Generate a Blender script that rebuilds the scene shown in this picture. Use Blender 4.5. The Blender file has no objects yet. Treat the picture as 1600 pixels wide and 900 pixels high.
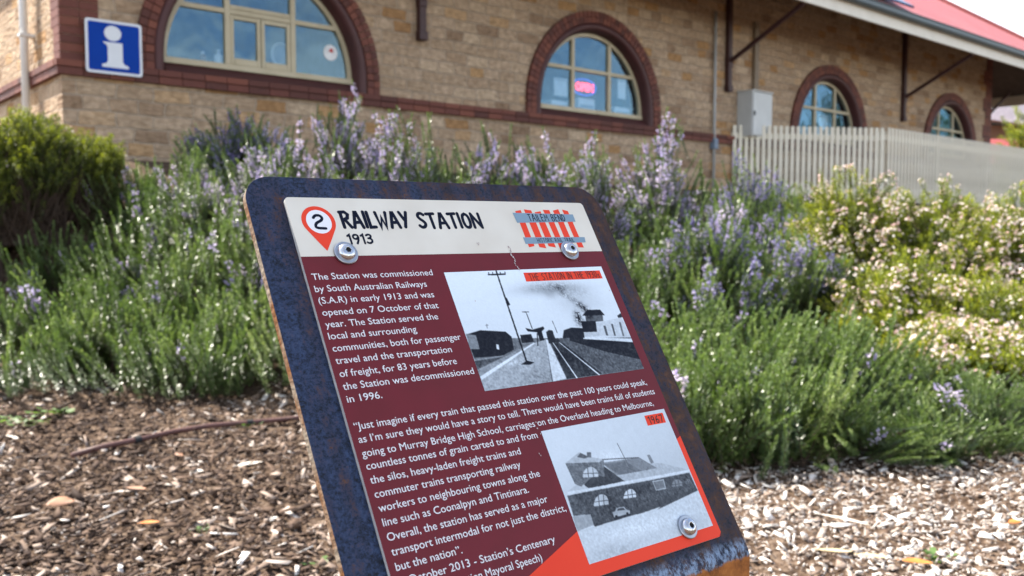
import bpy, bmesh, math, random, json
import numpy as np
from mathutils import Vector, Matrix

S = bpy.context.scene
COL = S.collection
R_ = math.radians
random.seed(7)
RNG = np.random.default_rng(7)

# ------------------------------------------------------------------ camera
FPX = 1401.0                      # focal length in pixels of the 1600 px wide photograph
CAM_Z, PITCH = 0.90, R_(3.65)
cd = bpy.data.cameras.new('camera')
cam = bpy.data.objects.new('camera', cd)
COL.objects.link(cam)
cd.sensor_width = 36.0
cd.lens = 36.0 * FPX / 1600.0
cd.clip_start, cd.clip_end = 0.05, 2000
cam.location = (0, 0, CAM_Z)
cam.rotation_euler = (R_(90) - PITCH, 0, 0)
cd.dof.use_dof = True
cd.dof.focus_distance = 0.76
cd.dof.aperture_fstop = 10.0
cd.dof.aperture_blades = 7
S.camera = cam

# ------------------------------------------------------------------ sky and sun
SUN_H = Vector((-0.895, 0.446, 0)).normalized()
SUN_EL = R_(52)
SUN = Vector((SUN_H.x * math.cos(SUN_EL), SUN_H.y * math.cos(SUN_EL), math.sin(SUN_EL)))
W = bpy.data.worlds.new('World')
S.world = W
W.use_nodes = True
wn, wl = W.node_tree.nodes, W.node_tree.links
sky = wn.new('ShaderNodeTexSky')
sky.sky_type = 'NISHITA'
sky.sun_disc = False
sky.sun_elevation = SUN_EL
sky.sun_rotation = math.atan2(SUN.x, SUN.y)
sky.dust_density = 0.6
tcw = wn.new('ShaderNodeTexCoord'); cn_ = wn.new('ShaderNodeTexNoise'); cn_.inputs['Scale'].default_value = 2.6; cn_.inputs['Detail'].default_value = 9; cn_.inputs['Roughness'].default_value = .58
wl.new(tcw.outputs['Generated'], cn_.inputs[0])
cr_ = wn.new('ShaderNodeValToRGB'); cr_.color_ramp.elements[0].position = .42; cr_.color_ramp.elements[1].position = .64; wl.new(cn_.outputs[0], cr_.inputs[0])
bw = wn.new('ShaderNodeRGBToBW'); wl.new(sky.outputs[0], bw.inputs[0])
cl = wn.new('ShaderNodeMix'); cl.data_type = 'RGBA'; cl.blend_type = 'MULTIPLY'; cl.inputs[0].default_value = 1; wl.new(bw.outputs[0], cl.inputs[6]); cl.inputs[7].default_value = (1.6, 1.55, 1.5, 1)
cm = wn.new('ShaderNodeMix'); cm.data_type = 'RGBA'; wl.new(cr_.outputs[0], cm.inputs[0]); wl.new(sky.outputs[0], cm.inputs[6]); wl.new(cl.outputs[2], cm.inputs[7])
wl.new(cm.outputs[2], wn['Background'].inputs[0])
wn['Background'].inputs[1].default_value = 0.14
sd = bpy.data.lights.new('sun', 'SUN')
sd.energy = 4.7
sd.angle = R_(0.5)
sd.color = (1.0, 0.93, 0.82)
so = bpy.data.objects.new('sun', sd)
COL.objects.link(so)
so.location = (-20, 12, 25)
so.rotation_euler = SUN.to_track_quat('Z', 'Y').to_euler()
S.view_settings.view_transform = 'Standard'
S.view_settings.look = 'None'
S.view_settings.gamma = 1
S.view_settings.exposure = 1.6
S.cycles.max_bounces = 8
S.cycles.transparent_max_bounces = 8

# ------------------------------------------------------------------ helpers
class MB:
    """collects faces of one part and links them as ONE mesh object"""
    def __init__(s): s.v, s.f, s.m = [], [], []
    def add(s, vs, fs, m=0):
        o = len(s.v); s.v += [tuple(p) for p in vs]
        s.f += [tuple(i + o for i in f) for f in fs]; s.m += [m] * len(fs)
        return s
    def box(s, x0, x1, y0, y1, z0, z1, m=0):
        return s.add([(x0,y0,z0),(x1,y0,z0),(x1,y1,z0),(x0,y1,z0),(x0,y0,z1),(x1,y0,z1),(x1,y1,z1),(x0,y1,z1)],
                     [(0,3,2,1),(4,5,6,7),(0,1,5,4),(1,2,6,5),(2,3,7,6),(3,0,4,7)], m)
    def beam(s, a, b, w, h, up=(0,0,1), m=0):
        a, b = Vector(a), Vector(b); d = (b - a).normalized()
        x = d.cross(Vector(up)).normalized() * (w / 2); y = x.cross(d).normalized() * (h / 2)
        vs = [p + i * x + j * y for p in (a, b) for i, j in ((-1,-1),(1,-1),(1,1),(-1,1))]
        return s.add(vs, [(0,3,2,1),(4,5,6,7),(0,1,5,4),(1,2,6,5),(2,3,7,6),(3,0,4,7)], m)
    def tube(s, pts, r, n=10, m=0, caps=True):
        pts = [Vector(p) for p in pts]; rs = r if isinstance(r, (list, tuple)) else [r] * len(pts)
        o = len(s.v); prev = None
        for i, p in enumerate(pts):
            d = (pts[min(i+1, len(pts)-1)] - pts[max(i-1, 0)]).normalized()
            if prev is None:
                prev = d.cross(Vector((0,0,1)) if abs(d.z) < .9 else Vector((1,0,0))).normalized()
            x = (prev - d * prev.dot(d)).normalized(); prev = x; y = d.cross(x)
            for k in range(n):
                a = 2 * math.pi * k / n
                s.v.append(tuple(p + (x * math.cos(a) + y * math.sin(a)) * rs[i]))
        for i in range(len(pts) - 1):
            for k in range(n):
                s.f.append((o+i*n+k, o+i*n+(k+1)%n, o+(i+1)*n+(k+1)%n, o+(i+1)*n+k)); s.m.append(m)
        if caps:
            s.f.append(tuple(o+k for k in range(n))[::-1]); s.m.append(m)
            e = o + (len(pts)-1)*n; s.f.append(tuple(e+k for k in range(n))); s.m.append(m)
        return s
    def prism(s, poly, z0, z1, m=0, mside=None, axes=(0,1,2)):
        """outline in axes[0], axes[1] extruded along axes[2]"""
        n = len(poly)
        def P(a, b, c):
            q = [0,0,0]; q[axes[0]], q[axes[1]], q[axes[2]] = a, b, c; return tuple(q)
        vs = [P(a, b, z0) for a, b in poly] + [P(a, b, z1) for a, b in poly]
        s.add(vs, [tuple(range(n))[::-1], tuple(range(n, 2*n))], m)
        o = len(s.v) - 2*n
        for i in range(n):
            j = (i+1) % n; s.f.append((o+i, o+j, o+n+j, o+n+i)); s.m.append(m if mside is None else mside)
        return s
    def build(s, name, mats, parent=None, smooth=False, bevel=0, segs=2, fix=True, loc=None):
        me = bpy.data.meshes.new(name); me.from_pydata(s.v, [], s.f); me.update()
        if not isinstance(mats, (list, tuple)): mats = [mats]
        for mt in mats: me.materials.append(mt)
        me.polygons.foreach_set('material_index', s.m)
        if fix:
            b = bmesh.new(); b.from_mesh(me); bmesh.ops.recalc_face_normals(b, faces=b.faces); b.to_mesh(me); b.free()
        if smooth: me.polygons.foreach_set('use_smooth', [True]*len(me.polygons))
        o = bpy.data.objects.new(name, me); COL.objects.link(o)
        if parent: o.parent = parent
        if loc: o.location = loc
        if bevel:
            bv = o.modifiers.new('bevel', 'BEVEL'); bv.width = bevel; bv.segments = segs; bv.limit_method = 'ANGLE'; bv.angle_limit = R_(40)
        return o

def tag(o, label=None, cat=None, group=None, kind=None):
    if label: o['label'] = label
    if cat: o['category'] = cat
    if group: o['group'] = group
    if kind: o['kind'] = kind
    return o
def thing(name, label, cat, loc=(0,0,0), rot=(0,0,0), group=None):
    o = bpy.data.objects.new(name, None); COL.objects.link(o); o.empty_display_size = .1
    o.location = loc; o.rotation_euler = rot
    return tag(o, label, cat, group)
def link_copy(o, parent, loc=None):
    c = o.copy(); COL.objects.link(c); c.parent = parent
    if loc is not None: c.location = loc
    return c

def rounded_rect(x0, x1, y0, y1, r, n=8):
    P = []
    for cx, cy, a0 in ((x1-r,y0+r,-90),(x1-r,y1-r,0),(x0+r,y1-r,90),(x0+r,y0+r,180)):
        for k in range(n+1):
            a = R_(a0 + 90*k/n); P.append((cx + r*math.cos(a), cy + r*math.sin(a)))
    return P

# ------------------------------------------------------------------ materials
def new_mat(name):
    m = bpy.data.materials.new(name); m.use_nodes = True
    nt = m.node_tree; return m, nt.nodes, nt.links, nt.nodes['Principled BSDF']
def ramp(N, stops):
    r = N.new('ShaderNodeValToRGB'); e = r.color_ramp.elements
    while len(e) < len(stops): e.new(.5)
    for el, (p, c) in zip(e, stops): el.position = p; el.color = tuple(c) + ((1,) if len(c) == 3 else ())
    return r
def pmat(name, col, rough=.6, col2=None, scale=8, bump=0, bscale=60, metal=0, spec=.5, stretch=(1,1,1), detail=6, lo=.35, hi=.65):
    m, N, L, B = new_mat(name)
    B.inputs['Roughness'].default_value = rough; B.inputs['Metallic'].default_value = metal
    B.inputs['Specular IOR Level'].default_value = spec
    B.inputs['Base Color'].default_value = tuple(col) + (1,)
    tc = N.new('ShaderNodeTexCoord'); mp = N.new('ShaderNodeMapping'); mp.inputs['Scale'].default_value = stretch
    L.new(tc.outputs['Object'], mp.inputs[0])
    if col2 is None: col2 = tuple(c*.82 for c in col)
    nz = N.new('ShaderNodeTexNoise'); nz.inputs['Scale'].default_value = scale; nz.inputs['Detail'].default_value = detail
    L.new(mp.outputs[0], nz.inputs[0])
    r = ramp(N, [(lo, col2), (hi, col)]); L.new(nz.outputs[0], r.inputs[0]); L.new(r.outputs[0], B.inputs['Base Color'])
    if bump:
        n2 = N.new('ShaderNodeTexNoise'); n2.inputs['Scale'].default_value = bscale; n2.inputs['Detail'].default_value = 5
        L.new(mp.outputs[0], n2.inputs[0])
        b = N.new('ShaderNodeBump'); b.inputs['Strength'].default_value = bump; b.inputs['Distance'].default_value = .01
        L.new(n2.outputs[0], b.inputs['Height']); L.new(b.outputs[0], B.inputs['Normal'])
    return m
def leaf_mat(name, stops, transl=.35, rough=.45, tcol=None, spec=.5):
    m, N, L, B = new_mat(name)
    a = N.new('ShaderNodeAttribute'); a.attribute_name = 'tint'
    r = ramp(N, stops); L.new(a.outputs['Fac'], r.inputs[0]); L.new(r.outputs[0], B.inputs['Base Color'])
    B.inputs['Roughness'].default_value = rough; B.inputs['Specular IOR Level'].default_value = spec
    t = N.new('ShaderNodeBsdfTranslucent'); mx = N.new('ShaderNodeMixShader'); mx.inputs[0].default_value = transl
    if tcol:
        mc = N.new('ShaderNodeMix'); mc.data_type = 'RGBA'; mc.blend_type = 'MULTIPLY'; mc.inputs[0].default_value = 1
        L.new(r.outputs[0], mc.inputs[6]); mc.inputs[7].default_value = tuple(tcol) + (1,); L.new(mc.outputs[2], t.inputs[0])
    else: L.new(r.outputs[0], t.inputs[0])
    L.new(B.outputs[0], mx.inputs[1]); L.new(t.outputs[0], mx.inputs[2])
    L.new(mx.outputs[0], N['Material Output'].inputs[0])
    return m

def stone_mat():
    m, N, L, B = new_mat('sandstone_blocks')
    tc = N.new('ShaderNodeTexCoord'); sp = N.new('ShaderNodeSeparateXYZ'); L.new(tc.outputs['Object'], sp.inputs[0])
    ad = N.new('ShaderNodeMath'); L.new(sp.outputs[0], ad.inputs[0]); L.new(sp.outputs[1], ad.inputs[1])
    cb = N.new('ShaderNodeCombineXYZ'); L.new(ad.outputs[0], cb.inputs[0]); L.new(sp.outputs[2], cb.inputs[1])
    nz = N.new('ShaderNodeTexNoise'); nz.inputs['Scale'].default_value = 2.6; nz.inputs['Detail'].default_value = 4; L.new(cb.outputs[0], nz.inputs[0])
    vm = N.new('ShaderNodeVectorMath'); vm.operation = 'MULTIPLY_ADD'; L.new(nz.outputs['Color'], vm.inputs[0]); vm.inputs[1].default_value = (.16,.05,0); L.new(cb.outputs[0], vm.inputs[2])
    def brick(w, h, off, mort):
        b = N.new('ShaderNodeTexBrick'); L.new(vm.outputs[0], b.inputs[0])
        b.inputs['Scale'].default_value = 1; b.inputs['Brick Width'].default_value = w; b.inputs['Row Height'].default_value = h
        b.inputs['Mortar Size'].default_value = mort; b.inputs['Mortar Smooth'].default_value = .6; b.offset = off; b.squash = .72; b.squash_frequency = 3
        b.inputs['Color1'].default_value = (0,0,0,1); b.inputs['Color2'].default_value = (1,1,1,1); b.inputs['Mortar'].default_value = (.42,.42,.42,1)
        return b
    b1 = brick(.36, .138, .43, .009)
    r = ramp(N, [(0,(.29,.20,.135)),(.2,(.42,.305,.21)),(.42,(.50,.38,.275)),(.6,(.42,.31,.215)),(.82,(.55,.425,.305)),(.93,(.45,.28,.14)),(1,(.36,.21,.105))])
    L.new(b1.outputs['Color'], r.inputs[0])
    n2 = N.new('ShaderNodeTexNoise'); n2.inputs['Scale'].default_value = 14; n2.inputs['Detail'].default_value = 8; L.new(tc.outputs['Object'], n2.inputs[0])
    r2 = ramp(N, [(.3,(.66,.62,.57)),(.7,(1.15,1.12,1.08))]); L.new(n2.outputs[0], r2.inputs[0])
    mx = N.new('ShaderNodeMix'); mx.data_type = 'RGBA'; mx.blend_type = 'MULTIPLY'; mx.inputs[0].default_value = 1
    L.new(r.outputs[0], mx.inputs[6]); L.new(r2.outputs[0], mx.inputs[7])
    m3 = N.new('ShaderNodeMix'); m3.data_type = 'RGBA'; L.new(b1.outputs['Fac'], m3.inputs[0]); L.new(mx.outputs[2], m3.inputs[6]); m3.inputs[7].default_value = (.50,.39,.29,1)
    L.new(m3.outputs[2], B.inputs['Base Color']); B.inputs['Roughness'].default_value = .9; B.inputs['Specular IOR Level'].default_value = .15
    mh = N.new('ShaderNodeMapping'); mh.inputs['Scale'].default_value = (1,1,2.6); L.new(tc.outputs['Object'], mh.inputs[0])
    n4 = N.new('ShaderNodeTexNoise'); n4.inputs['Scale'].default_value = 9; n4.inputs['Detail'].default_value = 7; L.new(mh.outputs[0], n4.inputs[0])
    h = N.new('ShaderNodeMath'); h.operation = 'MULTIPLY_ADD'; L.new(b1.outputs['Fac'], h.inputs[0]); h.inputs[1].default_value = -.5; L.new(n4.outputs[0], h.inputs[2])
    bp = N.new('ShaderNodeBump'); bp.inputs['Strength'].default_value = 1; bp.inputs['Distance'].default_value = .045
    L.new(h.outputs[0], bp.inputs['Height']); L.new(bp.outputs[0], B.inputs['Normal'])
    return m

def plate_mat():
    """navy mill-scale steel with rust speckle; worn bare strip at the fold, its pale blue holding sky glare, orange rust below it"""
    m, N, L, B = new_mat('weathered_steel')
    tc = N.new('ShaderNodeTexCoord'); sp = N.new('ShaderNodeSeparateXYZ'); L.new(tc.outputs['Object'], sp.inputs[0])
    def noise(sc, det=6, st=(1,1,1), rough=.6):
        mp = N.new('ShaderNodeMapping'); mp.inputs['Scale'].default_value = st; L.new(tc.outputs['Object'], mp.inputs[0])
        n = N.new('ShaderNodeTexNoise'); n.inputs['Scale'].default_value = sc; n.inputs['Detail'].default_value = det; n.inputs['Roughness'].default_value = rough
        L.new(mp.outputs[0], n.inputs[0]); return n
    def math_(op, a, b=None):
        k = N.new('ShaderNodeMath'); k.operation = op
        for i, q in enumerate((a, b)):
            if q is None: continue
            if isinstance(q, (int, float)): k.inputs[i].default_value = q
            else: L.new(q, k.inputs[i])
        return k.outputs[0]
    def mix(f, a, b):
        k = N.new('ShaderNodeMix'); k.data_type = 'RGBA'
        L.new(f, k.inputs[0])
        for i, q in ((6, a), (7, b)):
            if isinstance(q, tuple): k.inputs[i].default_value = q + (1,)
            else: L.new(q, k.inputs[i])
        return k.outputs[2]
    fine = noise(420, 5, rough=.75); mid = noise(75, 8, rough=.7); big = noise(9, 4)
    bl = math_('ADD', math_('MULTIPLY', fine.outputs[0], .7), math_('MULTIPLY', mid.outputs[0], .3))
    blue = ramp(N, [(.40,(.008,.009,.014)),(.50,(.022,.034,.072)),(.62,(.045,.072,.150))]); L.new(bl, blue.inputs[0])
    # rust: more of it towards the right edge
    runs = noise(55, 6, (1,.10,1), .7)
    rx = math_('ADD', math_('MULTIPLY', sp.outputs[0], .55), math_('MULTIPLY', math_('SUBTRACT', runs.outputs[0], .5), .75))
    rs = math_('ADD', math_('ADD', math_('MULTIPLY', fine.outputs[0], .95), math_('MULTIPLY', mid.outputs[0], .6)), math_('ADD', math_('MULTIPLY', big.outputs[0], .30), rx))
    rr = ramp(N, [(.44,(0,0,0)),(.545,(1,1,1))]); L.new(math_('MULTIPLY', rs, .47), rr.inputs[0])
    rustc = ramp(N, [(.35,(.030,.015,.011)),(.6,(.065,.030,.018)),(.75,(.14,.06,.026))]); L.new(mid.outputs[0], rustc.inputs[0])
    c1 = mix(rr.outputs[0], blue.outputs[0], rustc.outputs[0])
    # worn strip above the fold, sky glare painted in as pale blue (local y about -0.325 .. -0.343)
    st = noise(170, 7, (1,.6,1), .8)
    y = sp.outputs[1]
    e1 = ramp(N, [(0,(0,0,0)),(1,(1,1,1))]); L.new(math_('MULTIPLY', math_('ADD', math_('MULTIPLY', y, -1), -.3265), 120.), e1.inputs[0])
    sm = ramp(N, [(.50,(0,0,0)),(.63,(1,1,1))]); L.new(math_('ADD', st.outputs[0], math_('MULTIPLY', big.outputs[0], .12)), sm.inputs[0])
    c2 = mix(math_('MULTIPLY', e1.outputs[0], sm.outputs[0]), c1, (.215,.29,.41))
    e2 = ramp(N, [(.4,(0,0,0)),(.6,(1,1,1))]); L.new(math_('ADD', math_('MULTIPLY', math_('ADD', math_('MULTIPLY', y, -1), -.3435), 90.), math_('ADD', mid.outputs[0], 0.)), e2.inputs[0])
    orange = ramp(N, [(.3,(.10,.035,.012)),(.5,(.32,.115,.03)),(.7,(.48,.19,.05))]); L.new(mid.outputs[0], orange.inputs[0])
    c3 = mix(e2.outputs[0], c2, orange.outputs[0])
    L.new(c3, B.inputs['Base Color'])
    B.inputs['Roughness'].default_value = .6; B.inputs['Specular IOR Level'].default_value = .2
    bp = N.new('ShaderNodeBump'); bp.inputs['Strength'].default_value = .5; bp.inputs['Distance'].default_value = .0006
    L.new(fine.outputs[0], bp.inputs['Height']); L.new(bp.outputs[0], B.inputs['Normal'])
    return m

def ground_mat():
    m, N, L, B = new_mat('garden_soil')
    tc = N.new('ShaderNodeTexCoord')
    n1 = N.new('ShaderNodeTexNoise'); n1.inputs['Scale'].default_value = 38; n1.inputs['Detail'].default_value = 8; L.new(tc.outputs['Object'], n1.inputs[0])
    n2 = N.new('ShaderNodeTexNoise'); n2.inputs['Scale'].default_value = 1.3; n2.inputs['Detail'].default_value = 3; L.new(tc.outputs['Object'], n2.inputs[0])
    r = ramp(N, [(.32,(.030,.019,.013)),(.5,(.085,.055,.037)),(.68,(.20,.145,.105))]); L.new(n1.outputs[0], r.inputs[0])
    L.new(r.outputs[0], B.inputs['Base Color']); B.inputs['Roughness'].default_value = .95; B.inputs['Specular IOR Level'].default_value = .1
    bp = N.new('ShaderNodeBump'); bp.inputs['Strength'].default_value = 1; bp.inputs['Distance'].default_value = .02
    L.new(n1.outputs[0], bp.inputs['Height']); L.new(bp.outputs[0], B.inputs['Normal'])
    return m

def glass_mat():
    m, N, L, B = new_mat('window_glass')
    N.remove(B)
    t = N.new('ShaderNodeBsdfTransparent'); t.inputs[0].default_value = (.80,.86,.90,1)
    g = N.new('ShaderNodeBsdfGlossy'); g.inputs['Roughness'].default_value = .015; g.inputs[0].default_value = (.46,.76,1,1)
    tg = N.new('ShaderNodeTexCoord'); ng = N.new('ShaderNodeTexNoise'); ng.inputs['Scale'].default_value = 2.2; ng.inputs['Detail'].default_value = 2; L.new(tg.outputs['Object'], ng.inputs[0])
    bg = N.new('ShaderNodeBump'); bg.inputs['Strength'].default_value = .35; bg.inputs['Distance'].default_value = .03; L.new(ng.outputs[0], bg.inputs['Height']); L.new(bg.outputs[0], g.inputs['Normal'])
    lw_ = N.new('ShaderNodeLayerWeight'); pw = N.new('ShaderNodeMath'); pw.operation = 'POWER'; L.new(lw_.outputs['Facing'], pw.inputs[0]); pw.inputs[1].default_value = 4
    fm = N.new('ShaderNodeMath'); fm.operation = 'MULTIPLY_ADD'; L.new(pw.outputs[0], fm.inputs[0]); fm.inputs[1].default_value = .8; fm.inputs[2].default_value = .068
    mx = N.new('ShaderNodeMixShader'); L.new(fm.outputs[0], mx.inputs[0]); L.new(t.outputs[0], mx.inputs[1]); L.new(g.outputs[0], mx.inputs[2])
    L.new(mx.outputs[0], N['Material Output'].inputs[0]); return m

def emit_mat(name, col, s):
    m, N, L, B = new_mat(name)
    B.inputs['Base Color'].default_value = tuple(col) + (1,); B.inputs['Emission Color'].default_value = tuple(col) + (1,); B.inputs['Emission Strength'].default_value = s
    return m

def roof_mat():
    m, N, L, B = new_mat('red_corrugated_iron')
    tc = N.new('ShaderNodeTexCoord'); wv = N.new('ShaderNodeTexWave'); wv.bands_direction = 'X'; wv.inputs['Scale'].default_value = 13; L.new(tc.outputs['Object'], wv.inputs[0])
    nz = N.new('ShaderNodeTexNoise'); nz.inputs['Scale'].default_value = .8; L.new(tc.outputs['Object'], nz.inputs[0])
    r = ramp(N, [(.3,(.50,.135,.115)),(.7,(.58,.17,.145))]); L.new(nz.outputs[0], r.inputs[0]); L.new(r.outputs[0], B.inputs['Base Color'])
    bp = N.new('ShaderNodeBump'); bp.inputs['Strength'].default_value = .6; bp.inputs['Distance'].default_value = .02; L.new(wv.outputs[0], bp.inputs['Height']); L.new(bp.outputs[0], B.inputs['Normal'])
    B.inputs['Roughness'].default_value = .45
    return m

M = dict(
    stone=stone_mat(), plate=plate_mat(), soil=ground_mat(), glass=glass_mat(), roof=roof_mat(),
    plate_edge=pmat('rusty_cut_edge', (.22,.18,.14), .85, (.17,.075,.03), 45, .4, 300, lo=.38, hi=.62, spec=.1),
    panel_edge=pmat('panel_edge', (.55,.55,.54), .5, (.42,.42,.42), 200),
    cream=pmat('cream_print', (.73,.685,.595), .5, (.67,.62,.53), 22, spec=.2),
    maroon=pmat('maroon_print', (.155,.021,.029), .5, (.138,.021,.027), 30, spec=.15),
    orange=pmat('orange_print', (.80,.062,.028), .5, (.77,.055,.025), 12, spec=.15),
    navy=pmat('dark_navy_print', (.005,.008,.022), .5, spec=.12),
    white=pmat('white_print', (.80,.80,.82), .5, (.78,.78,.80), spec=.2),
    slate=pmat('grey_blue_print', (.215,.315,.40), .5, (.205,.305,.39), spec=.2),
    scratch=pmat('scuffed_white', (.55,.48,.46), .6, (.30,.20,.19), 300),
    steel=pmat('stainless_steel', (.62,.63,.65), .24, (.52,.53,.55), 40, metal=1),
    washer=pmat('zinc_washer', (.45,.47,.50), .38, (.36,.38,.42), 90, metal=1),
    dark=pmat('dark_recess', (.012,.012,.014), .7),
    brick=None, brickdark=pmat('maroon_painted_sill', (.075,.021,.021), .6, (.058,.017,.016), 5),
    frame=pmat('cream_window_paint', (.50,.43,.29), .5, (.44,.37,.24), 6),
    fascia=pmat('cream_fascia_paint', (.74,.70,.61), .5, (.68,.64,.55), 4),
    gutter=pmat('dark_green_gutter', (.030,.055,.065), .4, (.024,.045,.055), 4),
    bracket=pmat('maroon_timber_paint', (.055,.018,.017), .55, (.042,.014,.014), 8),
    soffit=pmat('brown_soffit', (.12,.085,.065), .8, (.09,.065,.05), 6),
    picket=pmat('cream_picket_paint', (.79,.73,.60), .55, (.66,.60,.48), 3),
    whitepaint=pmat('white_paint', (.78,.77,.74), .5, (.70,.69,.66), 8),
    box=pmat('pale_grey_steel_paint', (.56,.575,.57), .45, (.51,.525,.52), 5),
    pipe=pmat('grey_conduit', (.42,.43,.43), .5, (.36,.37,.37), 9),
    pipe2=pmat('brown_conduit', (.24,.185,.13), .6, (.20,.15,.10), 9),
    bluebox=pmat('blue_grey_plastic', (.18,.24,.33), .5),
    signblue=pmat('sign_blue', (.001,.045,.34), .5, (.001,.04,.30), 3, spec=.1),
    signwhite=pmat('sign_white', (.70,.72,.76), .45, (.66,.68,.72), 6),
    interior=pmat('interior_plaster', (.22,.22,.22), .9),
    paper=pmat('white_paper', (.80,.80,.80), .8),
    amber=pmat('amber_bottle', (.20,.08,.02), .3),
    gray=pmat('grey_plastic', (.30,.32,.35), .5),
    red=pmat('red_print', (.55,.06,.05), .5), green=pmat('green_plastic', (.10,.35,.10), .5),
    neon_red=emit_mat('red_neon_tube', (1.0,.035,.06), 2.6), neon_blue=emit_mat('blue_neon_tube', (.10,.16,1.0), .22),
    sleeper=pmat('dark_timber_sleeper', (.075,.055,.05), .85, (.045,.034,.03), 20, .5),
    concrete=pmat('concrete', (.38,.36,.33), .9, (.32,.30,.27), 6),
    solar=pmat('dark_blue_panel', (.010,.03,.10), .2),
    farwhite=pmat('white_roof_sheet', (.75,.76,.78), .6), farbrown=pmat('brown_wall', (.16,.10,.06), .9), farred=pmat('red_roof_sheet', (.30,.06,.055), .7),
    twig=pmat('brown_twig', (.085,.055,.038), .9, (.05,.033,.024), 60),
    dripper=pmat('brown_dripper_pipe', (.115,.048,.04), .6, (.08,.034,.028), 20),
)
def brick_mat():
    m, N, L, B = new_mat('red_brick')
    tc = N.new('ShaderNodeTexCoord'); a = N.new('ShaderNodeAttribute'); a.attribute_name = 'tint'
    n = N.new('ShaderNodeTexNoise'); n.inputs['Scale'].default_value = 30; n.inputs['Detail'].default_value = 6; L.new(tc.outputs['Object'], n.inputs[0])
    ad = N.new('ShaderNodeMath'); ad.operation = 'MULTIPLY_ADD'; L.new(n.outputs[0], ad.inputs[0]); ad.inputs[1].default_value = .4; L.new(a.outputs['Fac'], ad.inputs[2])
    r = ramp(N, [(.1,(.065,.019,.014)),(.5,(.135,.038,.025)),(.9,(.20,.060,.034)),(1,(.23,.085,.05))]); L.new(ad.outputs[0], r.inputs[0]); L.new(r.outputs[0], B.inputs['Base Color'])
    B.inputs['Roughness'].default_value = .75
    bp = N.new('ShaderNodeBump'); bp.inputs['Strength'].default_value = .5; bp.inputs['Distance'].default_value = .006; L.new(n.outputs[0], bp.inputs['Height']); L.new(bp.outputs[0], B.inputs['Normal'])
    return m
M['brick'] = brick_mat()
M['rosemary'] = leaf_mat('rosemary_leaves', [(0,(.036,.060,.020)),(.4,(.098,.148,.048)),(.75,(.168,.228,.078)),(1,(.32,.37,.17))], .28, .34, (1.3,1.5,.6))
M['lilac'] = leaf_mat('lilac_petals', [(0,(.38,.32,.60)),(.35,(.57,.49,.73)),(.7,(.72,.61,.80)),(1,(.84,.74,.83))], .35, .6)
M['violet'] = leaf_mat('violet_petals', [(0,(.15,.13,.33)),(.5,(.30,.265,.49)),(1,(.62,.54,.74))], .35, .6)
M['diosma'] = leaf_mat('yellow_green_leaves', [(0,(.045,.070,.010)),(.5,(.155,.195,.022)),(1,(.40,.42,.05))], .48, .45, (1.5,1.5,.5))
M['blush'] = leaf_mat('blush_white_petals', [(0,(.72,.47,.46)),(.5,(.83,.66,.62)),(1,(.86,.79,.75))], .30, .7)
M['chip'] = leaf_mat('mulch_chips', [(0,(.036,.021,.015)),(.3,(.120,.076,.052)),(.55,(.29,.222,.178)),(.78,(.49,.43,.38)),(1,(.72,.68,.635))], .0, .8, spec=.2)
M['twiggy'] = leaf_mat('olive_green_leaves', [(0,(.030,.042,.010)),(.5,(.085,.110,.016)),(1,(.27,.30,.033))], .42, .5, (1.5,1.5,.5))
M['weed'] = leaf_mat('weed_leaves', [(0,(.07,.12,.03)),(1,(.16,.26,.08))], .35, .5, (1.3,1.4,.6))

# ------------------------------------------------------------------ frames of reference
ANG = R_(90 - 49.25)                                      # heading of the station's long wall
T = Vector((math.cos(ANG), math.sin(ANG), 0)); NRM = Vector((math.sin(ANG), -math.cos(ANG), 0))   # along the wall, out of the wall
CORNER = Vector((-4.215, 8.5, 0))
def sm(t):
    t = np.clip(t, 0, 1); return t*t*(3-2*t)
def hz(x, y):
    """height of the ground: flat mulch, then a bank up to the station's plinth"""
    x = np.asarray(x, float); y = np.asarray(y, float)
    edge = np.where(x < .95, 3.75 - .46*x, 3.31 - .02*(x-.95))
    a = y - edge
    u = (x-CORNER.x)*T.x + (y-CORNER.y)*T.y
    off = (x-CORNER.x)*NRM.x + (y-CORNER.y)*NRM.y
    top = np.interp(u, [4, 10, 12], [1.56, 1.35, 1.16])
    b = np.clip(off - np.interp(u, [6, 11], [.4, 1.9]), 0, None)
    t = np.where(a <= 0, 0, a / np.maximum(a + b, 1e-6))
    wav = .012*np.sin(x*5.1+1)*np.sin(y*4.3) + .008*np.sin(x*11+y*7)
    return top*sm(t*1.04) + wav*(np.abs(x) < 12)*(np.abs(y) < 14)
def hz1(x, y): return float(hz(x, y))
CP, SP = math.cos(PITCH), math.sin(PITCH)
def ray(px, py):
    a, b = (px-800)/FPX, -(py-450)/FPX
    return Vector((a, CP + b*SP, b*CP - SP))
def at(px, d): r = ray(px, 360); return r.x*d/r.y, d
def ztop(px, py, d): r = ray(px, py); return CAM_Z + r.z*d/r.y
def gpt(px, py, lift=0):
    r = ray(px, py); k = 1.0
    for _ in range(40):
        p = r*k; k = k - (CAM_Z + p.z - hz1(p.x, p.y)) / r.z * .8
    p = r*k; return Vector((p.x, p.y, hz1(p.x, p.y) + lift))

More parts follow.
